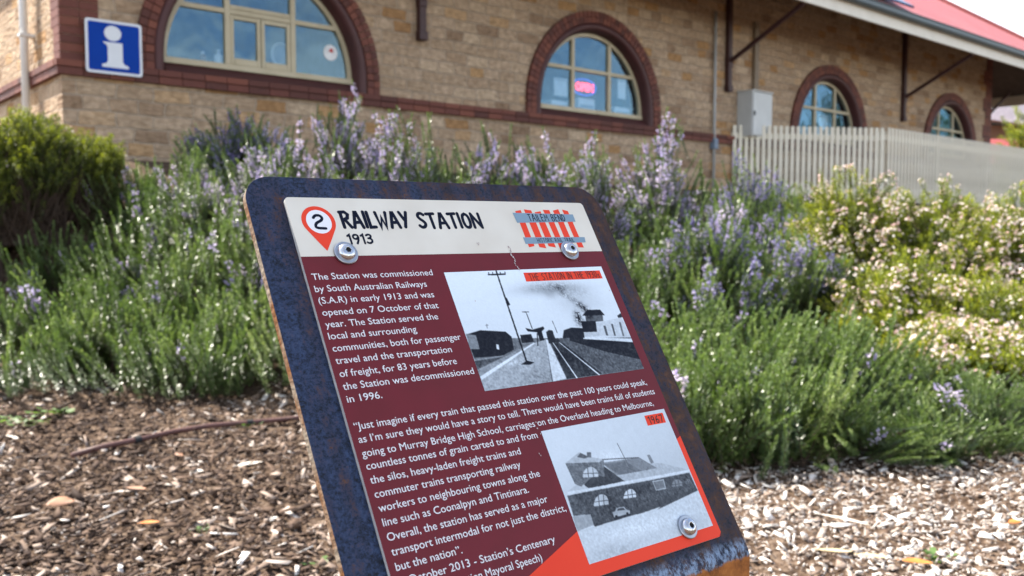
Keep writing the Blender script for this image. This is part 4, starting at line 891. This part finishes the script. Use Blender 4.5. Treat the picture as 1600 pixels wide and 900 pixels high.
# button head bolts with washers
def bolt(u, v, first=None):
    if first is None:
        bo = MB(); n = 36
        def ring(r, z): return [(r*math.cos(2*math.pi*k/n), r*math.sin(2*math.pi*k/n), z) for k in range(n)]
        def lathe(mb, prof):
            o = len(mb.v)
            for r, z in prof: mb.v += ring(r, z)
            for i in range(len(prof)-1):
                for k in range(n): mb.f.append((o+i*n+k, o+i*n+(k+1)%n, o+(i+1)*n+(k+1)%n, o+(i+1)*n+k)); mb.m.append(0)
        lathe(bo, [(.0095,.0006),(.0095,.0020),(.0090,.0024),(.0062,.0024)])
        w = sp(bo, 'bolt', M['washer'], smooth=False)
        hd = MB(); hx = [(.0024*math.cos(math.pi/3*(k*6//n)), .0024*math.sin(math.pi/3*(k*6//n))) for k in range(n)]
        lathe(hd, [(.0068,.0022),(.0070,.0030),(.0066,.0042),(.0056,.0054),(.0042,.0062),(.0030,.0065)])
        o = len(hd.v) - n; h0 = len(hd.v)
        hexr = lambda k: .0024*math.cos(math.pi/6)/math.cos(((2*math.pi*k/n) % (math.pi/3)) - math.pi/6)
        for z in (.0065, .0042): hd.v += [(hexr(k)*math.cos(2*math.pi*k/n), hexr(k)*math.sin(2*math.pi*k/n), z) for k in range(n)]
        for k in range(n):
            hd.f += [(o+k, o+(k+1)%n, h0+(k+1)%n, h0+k), (h0+k, h0+(k+1)%n, h0+n+(k+1)%n, h0+n+k)]; hd.m += [0,1]
        hd.f.append(tuple(h0+n+k for k in range(n))); hd.m.append(1)
        hb = hd.build('bolt_head', [M['steel'], M['dark']], w, smooth=True)
        w.location = OFFS + Vector((u*.001, -v*.001, 0)); return w
    c = link_copy(first, sign, OFFS + Vector((u*.001, -v*.001, 0)))
    for ch in first.children: link_copy(ch, c)
    return c
b0 = bolt(36.1, 49.8); bolt(257.2, 52.2, b0); bolt(262.7, 308.6, b0); bolt(36.1, 309, b0)

# ------------------------------------------------------------------ garden plants
def frames(D):
    D = D/np.linalg.norm(D, axis=1, keepdims=True); h = np.where(np.abs(D[:,2:3]) < .95, [[0,0,1.]], [[1.,0,0]])
    X = np.cross(h, D); X /= np.linalg.norm(X, axis=1, keepdims=True); Y = np.cross(D, X)
    a = RNG.uniform(0, 2*np.pi, (len(D),1)); return np.stack([X*np.cos(a)+Y*np.sin(a), Y*np.cos(a)-X*np.sin(a), D], -1)   # columns
def blades(P, D, L_, w, tip=.25, roll=None):
    """quads at P pointing along D"""
    D = D/np.linalg.norm(D,axis=1,keepdims=True); up = np.tile([[0,0,1.]], (len(D),1)); up = up + RNG.normal(0,.25,up.shape)
    S_ = np.cross(D, up); S_ /= np.linalg.norm(S_,axis=1,keepdims=True)+1e-9
    L_ = np.asarray(L_).reshape(-1,1); w = np.asarray(w).reshape(-1,1)
    m = P + D*L_*.5
    V = np.stack([P - S_*w*.22, P + S_*w*.22, m + S_*w*.5, P + D*L_ + S_*w*tip*.5, P + D*L_ - S_*w*tip*.5, m - S_*w*.5], 1)
    k = len(P); b = np.arange(k)[:,None]*6
    Q = np.concatenate([b + [[0,1,2,5]], b + [[5,2,3,4]]], 0); return V.reshape(-1,3), Q
def stem_quads(L_, w, n=4, bend=0.):
    z = np.linspace(0, L_, n+1); V, Q = [], []
    for ax in (0, 1):
        for q in z:
            c = bend*q*q/L_; e = [c,0,q]; a = list(e); b = list(e); a[ax] -= w/2*(1-.6*q/L_); b[ax] += w/2*(1-.6*q/L_); V += [a, b]
        o = ax*2*(n+1)
        for i in range(n): Q.append([o+2*i, o+2*i+1, o+2*i+3, o+2*i+2])
    return np.array(V), np.array(Q)
def rosemary_template(nodes, L_, leaf=.023, per=4, wid=.0056):
    i = np.repeat(np.arange(nodes), per); t = (i+.5)/nodes
    a = i*1.3 + np.tile(np.arange(per), nodes)*2*np.pi/per + RNG.normal(0,.25,len(i))
    bend = RNG.uniform(-.12,.12); z = L_*(.06+.94*t); P = np.stack([bend*z*z/L_, 0*z, z], -1)
    th = R_(16) + R_(52)*t**1.8 + RNG.normal(0,.14,len(i))
    D = np.stack([np.cos(th)*np.cos(a), np.cos(th)*np.sin(a), np.sin(th)], -1)
    l = leaf*(1.05-.35*t)*RNG.uniform(.75,1.2,len(i))
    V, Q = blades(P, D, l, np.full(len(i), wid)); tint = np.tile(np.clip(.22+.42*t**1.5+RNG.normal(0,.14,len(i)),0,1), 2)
    sV, sQ = stem_quads(L_, .0045, 4, bend)
    # flowers in whorls on the upper half
    m = int(nodes*.75); j = RNG.integers(int(nodes*.38), int(nodes*.93), m); tz = L_*(.06+.94*(j+.5)/nodes)
    b = RNG.uniform(0,2*np.pi,m); rad = RNG.uniform(.009,.017,m); C = np.stack([bend*tz*tz/L_+rad*np.cos(b), rad*np.sin(b), tz], -1)
    FP = np.repeat(C, 4, 0); FD = np.stack([np.cos(b),np.sin(b),np.full(m,.35)],-1).repeat(4,0) + RNG.normal(0,.75,(m*4,3))
    fV, fQ = blades(FP, FD, RNG.uniform(.011,.018,m*4), RNG.uniform(.007,.011,m*4), tip=.7)
    ft = np.tile(np.clip(RNG.normal(.5,.25,m),0,1).repeat(4), 2)
    return dict(leaf=(V,Q,tint), stem=(sV,sQ), flower=(fV,fQ,ft), L=L_)
ROS = [rosemary_template(int(L_/.0095), L_) for L_ in np.linspace(.24,.40,8)]
def diosma_template(L_, leaf=.012, wid=.0048, nodes=22, per=4, nf=5):
    i = np.repeat(np.arange(nodes), per); t = (i+.5)/nodes; a = RNG.uniform(0,2*np.pi,len(i)); z = L_*(.05+.95*t)
    P = np.stack([RNG.normal(0,.008,len(i)), RNG.normal(0,.008,len(i)), z], -1) ; th = R_(15)+R_(50)*t+RNG.normal(0,.3,len(i))
    D = np.stack([np.cos(th)*np.cos(a), np.cos(th)*np.sin(a), np.sin(th)], -1)
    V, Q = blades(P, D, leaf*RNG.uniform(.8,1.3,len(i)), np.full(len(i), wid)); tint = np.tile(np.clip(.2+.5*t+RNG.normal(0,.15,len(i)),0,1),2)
    sV, sQ = stem_quads(L_, .004, 3)
    fV, fQ, ft = [], [], []; o = 0
    for k in range(nf):
        c = np.array([RNG.normal(0,.016), RNG.normal(0,.016), L_*RNG.uniform(.86,1.06)]); nrm = np.array([c[0]*25, c[1]*25, .8]) + RNG.normal(0,.35,3); Fm = frames(nrm[None])[0]
        ang = np.arange(5)*2*np.pi/5; Dp = (Fm[:,0][None]*np.cos(ang)[:,None] + Fm[:,1][None]*np.sin(ang)[:,None]) + Fm[:,2][None]*.25
        v, q = blades(np.repeat(c[None],5,0), Dp, np.full(5,RNG.uniform(.0075,.0105)), np.full(5,.0075), tip=.75); fV.append(v); fQ.append(q+o); o += len(v); ft += [RNG.uniform(0,1)]*10
    return dict(leaf=(V,Q,tint), stem=(sV,sQ), flower=(np.concatenate(fV),np.concatenate(fQ),np.array(ft)), L=L_)
DIO = [diosma_template(L_) for L_ in np.linspace(.10,.2,7)]
def scatter(tmpl, key, idx, POS, FR, SC, tv):
    Vs, Qs, Ts = [], [], []; o = 0
    for k in range(len(tmpl)):
        s = np.where(idx == k)[0]
        if len(s) == 0: continue
        tp = tmpl[k][key]; V, Q = tp[0], tp[1]
        W_ = np.einsum('kij,nj->kni', FR[s], V)*SC[s][:,None,None] + POS[s][:,None,:]
        Vs.append(W_.reshape(-1,3)); n = len(V)
        Qs.append((Q[None] + (o + np.arange(len(s))*n)[:,None,None]).reshape(-1,4)); o += n*len(s)
        if len(tp) > 2: Ts.append((tp[2][None] + tv[s][:,None]).ravel())
    if not Vs: return None
    return np.concatenate(Vs), np.concatenate(Qs), (np.clip(np.concatenate(Ts),0,1) if Ts else None)
def bush(name, label, cat, group, x, y, rx, ry, h, tmpl, K, leafm, flowm, flower_p, up=.9, out=.55, smin=.5, lean=(0,0), low=.05, vig=.15, bare=0, tvar=.16, fl_top=0.0, yaw=0., size=1.0, part='foliage'):
    z0 = hz1(x, y); r = thing(name, label, cat, (x, y, z0), (0,0,yaw), group)
    # tufts: groups of shoots that share height and vigour
    nt = max(10, K//9); ph = RNG.uniform(0,2*np.pi,nt); ct = RNG.uniform(low,1,nt); st_ = np.sqrt(1-ct**2)
    lump = 1 + RNG.normal(0,vig,nt); td = np.stack([st_*np.cos(ph), st_*np.sin(ph), ct], -1); tv_ = RNG.normal(0,tvar,nt); tf = RNG.uniform(0,1,nt)
    ti = RNG.integers(0, nt, K); d = td[ti] + RNG.normal(0,.13,(K,3)); d[:,2] = np.abs(d[:,2]); d /= np.linalg.norm(d,axis=1,keepdims=True)
    s = RNG.uniform(smin,1.0,K)**.6*lump[ti]
    tip = d*np.array([rx,ry,h])*s[:,None]
    dr = np.stack([d[:,0]*out+lean[0], d[:,1]*out+lean[1], up + 0*d[:,2]], -1) + RNG.normal(0,.16,(K,3)); dr /= np.linalg.norm(dr,axis=1,keepdims=True)
    idx = RNG.integers(0, len(tmpl), K); SC = RNG.uniform(.85,1.2,K)*size; Lk = np.array([t['L'] for t in tmpl])[idx]*SC
    pos = tip - dr*Lk[:,None]
    # sit on the slope
    ca, sa = math.cos(yaw), math.sin(yaw); gx = x + pos[:,0]*ca - pos[:,1]*sa; gy = y + pos[:,0]*sa + pos[:,1]*ca; gz = hz(gx, gy) - z0
    tz = pos[:,2] + gz*np.clip(1 - pos[:,2]/max(h,.1)*.5, .3, 1)
    pos[:,2] = np.maximum(tz, gz + RNG.uniform(0,.05,K)); FR = frames(dr); tv = tv_[ti] 
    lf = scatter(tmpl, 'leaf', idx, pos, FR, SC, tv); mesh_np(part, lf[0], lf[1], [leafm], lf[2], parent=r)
    sf_ = scatter(tmpl, 'stem', idx, pos, FR, SC, tv)
    # woody branches from the base to the shoots
    nb = K//4 if not bare else bare; sel = RNG.integers(0, K, nb); b0 = np.stack([RNG.normal(0,rx*.16,nb), RNG.normal(0,ry*.16,nb), np.zeros(nb)], -1); e = pos[sel]
    mid = (b0+e)/2 + RNG.normal(0,.04,(nb,3)) + np.array([0,0,-.03]); Vb, Qb = [], []
    for (p, q), (w0, w1) in (((b0, mid), (.012,.008)), ((mid, e), (.008,.004))):
        dd = q-p; sd1 = np.cross(dd, [0,0,1.]); sd1 /= np.linalg.norm(sd1,axis=1,keepdims=True)+1e-9; sd2 = np.cross(dd, sd1); sd2 /= np.linalg.norm(sd2,axis=1,keepdims=True)+1e-9
        for sd in (sd1, sd2):
            o = sum(len(v) for v in Vb); Vb.append(np.stack([p-sd*w0/2, p+sd*w0/2, q+sd*w1/2, q-sd*w1/2],1).reshape(-1,3)); Qb.append(np.arange(nb*4).reshape(-1,4)+o)
    o = sum(len(v) for v in Vb); Vb.append(sf_[0]); Qb.append(sf_[1]+o)
    mesh_np('stems', np.concatenate(Vb), np.concatenate(Qb), [M['twig']], parent=r)
    if flower_p > 0:
        pf = flower_p*np.clip(tf[ti]*3-1,0,1.5)*np.clip((d[:,2]-fl_top)*1.3+.35,0,1.2); fs = np.where(RNG.uniform(0,1,K) < pf)[0]
        if len(fs):
            ff = scatter(tmpl, 'flower', idx[fs], pos[fs], FR[fs], SC[fs], RNG.normal(0,.12,len(fs)))
            tag(mesh_np('blossom', ff[0], ff[1], [flowm], ff[2], parent=r), kind='stuff')
    return r
GR = 'rosemary shrubs massed on the garden bank'
def rosemary(px, d, ytop, rx, label, fl=.1, K=360, ry=None, flow='lilac', hf=1.03, **k):
    K = int(K*.58)
    x, y = at(px, d); h = (ztop(px, ytop, d) - hz1(x, y))*hf
    return bush('rosemary_shrub', label, 'rosemary', GR, x, y, rx, ry or rx, max(h,.25), ROS, K, M['rosemary'], M[flow], fl, **k)
# front row, left of the sign
rosemary(20, 5.35, 470, .70, 'green rosemary with few flowers at the left edge, in front of the dark twiggy shrub', .04, 420)
rosemary(190, 5.15, 452, .62, 'upright green rosemary at the front, second from the left edge, above the lobed weeds', .03, 420)
rosemary(330, 4.95, 440, .58, 'green rosemary in the front row behind the brown dripper pipe', .03, 420)
rosemary(470, 5.0, 420, .55, 'green rosemary half hidden behind the left edge of the sign', .04, 340)
# middle rows, left
rosemary(90, 6.1, 395, .55, 'low shaded rosemary at the foot of the dark twiggy shrub', .12, 300)
rosemary(230, 6.2, 300, .60, 'green rosemary with scattered lilac flowers right of the dark twiggy shrub', .09, 420)
rosemary(345, 6.1, 262, .60, 'green rosemary with pale flowers between the sign and the stone corner', .10, 420)
rosemary(300, 5.5, 370, .55, 'mid green rosemary halfway up the bank on the left', .05, 360)
rosemary(450, 5.9, 235, .55, 'rosemary covered in lilac flowers just above the top left corner of the sign', .5, 620, vig=.12, size=.85)
rosemary(215, 7.0, 268, .50, 'greyish green rosemary below the stone corner, right of the small twiggy shrub', .1, 340)
rosemary(290, 7.0, 240, .50, 'rosemary close under the wall just left of the shaded grey one', .3, 340)
rosemary(390, 5.6, 330, .50, 'green rosemary beside the upper left edge of the sign', .08, 340)
rosemary(140, 5.7, 420, .50, 'bright green rosemary in front of the small twiggy shrub', .08, 340)
# back row under the largest window
rosemary(525, 6.15, 146, .50, 'tallest rosemary, in full lilac flower under the right end of the largest window', 1.0, 1100, vig=.10, out=.6, size=.8, hf=1.02)
rosemary(365, 8.0, 182, .50, 'greyish rosemary in the shade of the wall below the information sign', .8, 480, flow='violet')
rosemary(430, 6.7, 165, .45, 'lilac rosemary between the shaded grey one and the tallest one', .85, 620, vig=.12, size=.85)
rosemary(650, 5.95, 212, .48, 'lilac flowered rosemary behind the middle of the sign top', .75, 560, vig=.16, size=.85)
rosemary(570, 5.6, 270, .50, 'rosemary with blue lilac spikes close behind the title side of the sign', .7, 480)
rosemary(605, 6.2, 172, .45, 'lilac rosemary just right of the tallest one, against the red brick band', .8, 560, vig=.12, size=.85, hf=.92)
rosemary(700, 6.5, 232, .48, 'loose rosemary with green shoots rising against the stone, left of the OPEN window', .4, 520, vig=.18)
rosemary(850, 7.0, 236, .46, 'rosemary with lilac tips directly below the left end of the OPEN window', .6, 480)
rosemary(560, 5.9, 195, .48, 'lilac rosemary in front of the tallest one', .7, 560, vig=.12, size=.85, hf=.95)
rosemary(780, 6.9, 224, .52, 'loose green rosemary with lilac tufts below the stone between two windows', .4, 480, vig=.2)
rosemary(730, 5.9, 285, .50, 'green rosemary directly behind the top edge of the sign', .25, 320)
rosemary(930, 6.7, 212, .50, 'rosemary with dense lilac heads below the window with the OPEN sign', .9, 640, vig=.15, size=.9)
rosemary(1035, 7.1, 208, .48, 'rosemary with mauve flowers below the right side of the OPEN window', .8, 520)
rosemary(860, 6.2, 270, .48, 'green rosemary behind the right top corner of the sign', .3, 320)
rosemary(1150, 8.0, 250, .48, 'deep blue flowered rosemary at the foot of the picket fence', .6, 320, flow='violet')
rosemary(1265, 7.6, 300, .50, 'green rosemary at the foot of the picket fence behind the white blossom', .2, 380)
rosemary(1210, 6.9, 285, .45, 'green rosemary with blue flowers left of the white flowered bush', .3, 320, flow='violet')
# middle, right of the sign
rosemary(1090, 6.0, 290, .52, 'green rosemary with upright shoots under the meter box', .28, 380)
rosemary(985, 5.4, 340, .48, 'rosemary with sparse lilac flowers just right of the sign top', .3, 360)
rosemary(1110, 5.3, 345, .48, 'darker rosemary thick with violet flowers in the middle of the bank', .45, 520, flow='violet')
rosemary(1220, 5.6, 350, .45, 'violet flowered rosemary beside the white flowered bush', .45, 420, flow='violet')
# front right, sprawling
KL = dict(up=.42, lean=(.20,-.05), out=.8, size=.62)
KW = dict(up=.85, lean=(.16,-.02), out=.5)
rosemary(1030, 4.35, 470, .48, 'green rosemary leaning out past the right edge of the sign', .06, 420, **KW)
rosemary(1165, 4.25, 462, .50, 'tall bright green rosemary front and centre right, almost flowerless', .03, 460, **KW)
rosemary(1300, 4.25, 525, .50, 'bright green rosemary in front of the white flowered bush', .02, 460, **KW)
rosemary(1440, 4.15, 640, .46, 'low green rosemary under the right part of the white flowered bush', .02, 420, **KL)
rosemary(1590, 3.8, 670, .48, 'sprawling rosemary with one violet flower head at the right edge', .04, 420, **KL)
rosemary(1105, 3.52, 570, .36, 'small rosemary at the front beside the lower right of the sign', .04, 320, low=0., **KW)
rosemary(1235, 3.42, 600, .36, 'frontmost rosemary, its shoots touching the pale mulch', .03, 340, low=0., **KW)
rosemary(1365, 3.45, 660, .36, 'low trailing rosemary at the front edge of the mulch on the right', .02, 320, **KL)
rosemary(1500, 3.48, 710, .36, 'trailing rosemary over the shaded mulch near the right edge', .02, 300, **KL)

# the bed carries on behind the sign and past the picture's edges
rosemary(590, 4.95, 430, .52, 'green rosemary behind the pin and text side of the sign', .05, 380)
rosemary(715, 4.75, 440, .52, 'green rosemary behind the upper old photo on the sign', .05, 380)
rosemary(840, 4.6, 450, .50, 'green rosemary behind the right half of the sign panel', .05, 380)
rosemary(940, 4.3, 480, .46, 'green rosemary behind the lower right of the sign, near the frontmost ones', .05, 380)
rosemary(660, 5.5, 360, .50, 'lilac tipped rosemary further up the bank behind the sign', .25, 360)
rosemary(810, 5.4, 360, .50, 'green rosemary up the bank behind the rail trail emblem', .2, 360)
rosemary(-130, 5.6, 480, .60, 'green rosemary beyond the left edge in front of the yellow green shrub', .05, 360)
rosemary(1720, 4.1, 640, .50, 'sprawling rosemary beyond the right edge of the mulch', .03, 360, **KL)
GW = 'white flowered yellow green shrubs at the right'
def diosma(px, d, ytop, rx, label, K, fl, **k):
    x, y = at(px, d); h = (ztop(px, ytop, d) - hz1(x, y))*1.04
    return bush('flowering_shrub', label, 'flowering shrub', GW, x, y, rx, rx, h, DIO, K, M['diosma'], M['blush'], fl, up=.75, out=.9, smin=.45, vig=.13, tvar=.12, size=1.1, **k)
diosma(1330, 6.2, 283, .50, 'upper left white flowered shrub, thick with blossom below the picket fence', 1700, 1.0, low=.0)
diosma(1470, 6.0, 312, .62, 'yellow green shrub dotted with white blossom in the middle of the right group', 2000, .85, low=.0)
diosma(1610, 5.9, 322, .60, 'white flowered shrub cut by the right edge of the picture', 1700, 1.0, low=.0)
diosma(1420, 5.2, 420, .48, 'lower white flowered shrub just above the green rosemary', 1500, .5, low=.0)
diosma(1560, 5.0, 440, .52, 'yellow green shrub with sparse blossom at the lower right', 1600, .45, low=.0)
diosma(1490, 4.75, 500, .42, 'low yellow green shrub sprinkled with white, right above the trailing rosemary', 1400, .55, low=.0)
diosma(1610, 4.65, 540, .40, 'lowest yellow green shrub at the right edge of the picture', 1300, .4, low=.0)
# dark twiggy shrub at the left
def twiggy(px, d, ytop, rx, label, K, bare):
    x, y = at(px, d); h = (ztop(px, ytop, d) - hz1(x, y))*.93
    return bush('twiggy_shrub', label, 'shrub', 'dark twiggy shrubs at the left', x, y, rx, rx, h, DIO, K, M['twiggy'], M['blush'], .012, up=.8, out=.6, smin=.86, vig=.08, low=.80, bare=bare, size=1.1, tvar=.14)
twiggy(45, 6.7, 178, .62, 'dark twiggy shrub with a yellow green top at the left edge below the sunlit wall', 1300, 5200)
twiggy(140, 7.0, 208, .42, 'smaller dark twiggy shrub below the blue information sign', 700, 3000)
twiggy(-60, 6.4, 175, .55, 'yellow green topped shrub cut off by the left edge', 900, 3600)

for tx_, ty_, th_, tr_, lb in ((31, 24.5, 9.0, 3.4, 'broad dark tree standing across the yard from the third arched window'), (44, 33, 10, 4.2, 'large dark tree standing across the yard from the last arched window'), (23.5, -6.5, 6.6, 2.6, 'small round tree across the yard from the largest arched window')):
    bush('yard_tree', lb, 'tree', None, tx_, ty_, tr_, tr_, th_, DIO, 1300, M['rosemary'], M['blush'], 0, up=.5, out=.9, smin=.45, size=6, part='crown', bare=400, low=0.)
tx_, ty_ = at(1612, 31)
bush('distant_tree', 'sunlit yellow green tree beyond the far end of the station', 'tree', None, tx_, ty_, 1.5, 1.5, 3.9, DIO, 900, M['diosma'], M['blush'], 0, up=.6, out=.9, smin=.5, size=4, part='crown', bare=300)
# ------------------------------------------------------------------ mulch and litter
def mulch(N):
    x = RNG.uniform(-3.4, 3.6, N); y = 1.7 + 3.9*RNG.beta(1.1, 2.0, N)
    kind = RNG.uniform(0,1,N); l = np.where(kind < .065, RNG.uniform(.025,.08,N), np.where(kind < .35, RNG.gamma(4,.0052,N)+.006, RNG.gamma(2.2,.0034,N)+.004))
    l = l*(1 - .32*np.clip((x+.6)/1.4, 0, 1))
    w = np.clip(l*RNG.beta(2,3.2,N)*np.where(RNG.uniform(0,1,N) < .12, .3, 1.25), .0018, .024); t = RNG.uniform(.001,.0045,N)
    az = RNG.uniform(0,2*np.pi,N); pt = RNG.normal(0,.36,N)
    D = np.stack([np.cos(az)*np.cos(pt), np.sin(az)*np.cos(pt), np.sin(pt)],-1); Sd = np.stack([-np.sin(az), np.cos(az), RNG.normal(0,.3,N)],-1); Sd /= np.linalg.norm(Sd,axis=1,keepdims=True); U = np.cross(D, Sd); U /= np.linalg.norm(U,axis=1,keepdims=True)
    C = np.stack([x, y, hz(x,y) + t*.5 + RNG.exponential(.006,N)],-1)
    V = []; J = RNG.normal(0,.28,(N,4,2))
    for k in (-1, 1):
        for q, (a, b) in enumerate(((-1,-1),(1,-.7),(1,.6),(-.9,1))): V.append(C + D*(l*(a+J[:,q,0])/2)[:,None] + Sd*(w*(b+J[:,q,1])/2)[:,None] + U*(t*k/2)[:,None])
    V = np.stack(V,1).reshape(-1,3); b = np.arange(N)[:,None,None]*8
    Q = (b + np.array([[0,3,2,1],[4,5,6,7],[0,1,5,4],[1,2,6,5],[2,3,7,6],[3,0,4,7]])[None]).reshape(-1,4)
    right = np.clip((x+.6)/1.4, 0, 1); 
    pc = np.stack([RNG.uniform(-3.4,3.6,110), RNG.uniform(1.7,5.6,110)],-1); pv = RNG.normal(0,.16,110); patch = np.zeros(N)
    for (cx, cy), v in zip(pc, pv): patch += v*np.exp(-((x-cx)**2+(y-cy)**2)/(2*.13**2))
    tint = np.clip(RNG.normal(0,1,N)*(.27-.06*right) + .15+.52*right + patch*(1.3-1.0*right) + .22*(kind < .065), 0, 1)
    tag(mesh_np('wood_mulch', V, Q, [M['chip']], np.repeat(tint,6)), 'pale and brown wood chip mulch covering the ground around the sign', 'mulch', kind='stuff')
mulch(85000)
LM = {'tan': pmat('tan_dry_leaf', (.34,.17,.09), .6, (.25,.12,.065), 60), 'orange': pmat('orange_dry_leaf', (.58,.22,.045), .5, (.46,.15,.03), 60), 'straw': pmat('straw_dry_leaf', (.62,.50,.30), .6, (.5,.38,.2), 60), 'pale': pmat('pale_bark', (.66,.60,.52), .8, (.5,.44,.37), 60)}
def leaf(name, label, cat, px, py, L_, w, rot, mat, tilt=.25, curl=.25):
    p = gpt(px, py, .012); o = thing(name, label, cat, p, (tilt, 0, rot)); mb = MB(); n = 10
    for i in range(n+1):
        t = i/n; wd = w*math.sin(math.pi*min(1,t*.97+.015))**.8*(1-.25*t)/2; z = curl*L_*(t-.5)**2 + .004; yb = .06*L_*math.sin(3*t)
        mb.v += [(L_*(t-.5), yb-wd, z+wd*.4), (L_*(t-.5), yb, z), (L_*(t-.5), yb+wd, z+wd*.4)]
    for i in range(n):
        for j in range(2): mb.f.append((3*i+j, 3*i+j+1, 3*i+4+j, 3*i+3+j)); mb.m.append(0)
    bl = mb.build('blade', LM[mat], o, smooth=True, fix=False); sdm = bl.modifiers.new('thickness','SOLIDIFY'); sdm.thickness = .0012
    s = MB(); s.tube([(-L_*.5,0,curl*L_*.25+.004),(-L_*.62,.004,curl*L_*.3)], .0012, 5); s.build('stalk', LM[mat], o)
leaf('dry_leaf', 'large brown oval dry leaf on the mulch at the lower left', 'leaf', 95, 795, .085, .05, .5, 'tan', .5)
leaf('dry_leaf', 'bright orange leaf lying on the mulch left of the sign', 'leaf', 234, 826, .06, .02, .2, 'orange')
leaf('dry_leaf', 'pinkish brown leaf below the dripper pipe', 'leaf', 280, 718, .06, .022, -.7, 'tan')
leaf('dry_leaf', 'white curled leaf in the middle of the left mulch', 'leaf', 309, 744, .045, .024, .1, 'pale')
leaf('dry_leaf', 'tan leaf lying flat between the orange one and the brown oval one', 'leaf', 215, 772, .075, .022, -.2, 'tan')
leaf('dry_leaf', 'long straw coloured leaf on the mulch right of the sign near the bottom', 'leaf', 1305, 872, .09, .018, -.2, 'straw')
leaf('dry_leaf', 'second long straw coloured leaf, right of the first one', 'leaf', 1365, 880, .08, .018, -.35, 'straw')
leaf('dry_leaf', 'orange edged leaf near the green seedling at the bottom right', 'leaf', 1432, 889, .08, .026, -.3, 'orange')
leaf('dry_leaf', 'yellow orange leaf near the right edge of the mulch', 'leaf', 1585, 825, .05, .026, .3, 'orange')
leaf('bark_strip', 'long pale strip of bark on the sunlit mulch at the right', 'bark', 1320, 822, .16, .018, -.75, 'pale', .1, .1)
leaf('bark_strip', 'pale bark strip at the far left of the mulch', 'bark', 20, 690, .10, .016, -.6, 'pale', .2, .15)
leaf('bark_strip', 'pale bark piece left of the sign, high on the mulch', 'bark', 390, 733, .10, .024, .6, 'pale', .3, .2)
# dripper pipe lying on the mulch
dr_ = thing('dripper_pipe', 'thin brown irrigation pipe lying across the mulch left of the sign', 'irrigation pipe', gpt(290, 690))
pp = [gpt(x, y, .026) for x, y in ((112,722),(160,708),(215,697),(270,684),(330,674),(390,669),(450,663),(520,655))]; bs = dr_.location
s = MB(); s.tube([p-bs for p in pp], .012, 8); s.build('pipe', M['dripper'], dr_, smooth=True)
for k_, i in enumerate((2, 5)):
    s = MB(); d_ = (pp[i+1]-pp[i-1]).normalized()*.014; s.tube([pp[i]-bs-d_, pp[i]-bs+d_], .0150, 8); s.build('emitter', M['dark'], dr_)
# a few weeds
def weed(label, px, py, r, n, leafl, up=.5):
    p = gpt(px, py, .0); o = thing('weed', label, 'weed', p); a = RNG.uniform(0,2*np.pi,n)
    P0 = np.stack([RNG.normal(0,r*.35,n), RNG.normal(0,r*.25,n), np.zeros(n)],-1); D = np.stack([np.cos(a), np.sin(a), RNG.uniform(up*.5,up*1.6,n)],-1); D /= np.linalg.norm(D,axis=1,keepdims=True)
    E_ = P0 + D*(leafl*.8); V, Q = blades(E_, D*[1,1,.3], leafl*RNG.uniform(.7,1.2,n), leafl*RNG.uniform(.5,.8,n), tip=.6)
    mesh_np('leaves', V, Q, [M['weed']], np.tile(RNG.uniform(0,1,n),2), parent=o); V, Q = blades(P0, D, np.full(n,leafl*.85), np.full(n,.003)); mesh_np('stems', V, Q, [M['weed']], np.tile(RNG.uniform(0,.4,n),2), parent=o)
weed('patch of broad leaved green weeds at the left edge below the rosemary', 30, 662, .20, 46, .035)
weed('small broad leaved weed beside the weed patch at the left', 88, 648, .08, 18, .045)
weed('small green weed at the foot of the rosemary left of the sign', 380, 668, .08, 26, .022, 1.2)
weed('tiny green seedling on the mulch beside the lower left of the sign', 490, 884, .03, 10, .024)
weed('small green seedling on the pale mulch at the bottom right', 1462, 878, .03, 14, .026, 1.2)
weed('mossy green tuft on the mulch near the orange leaf', 318, 830, .04, 24, .012, .9)
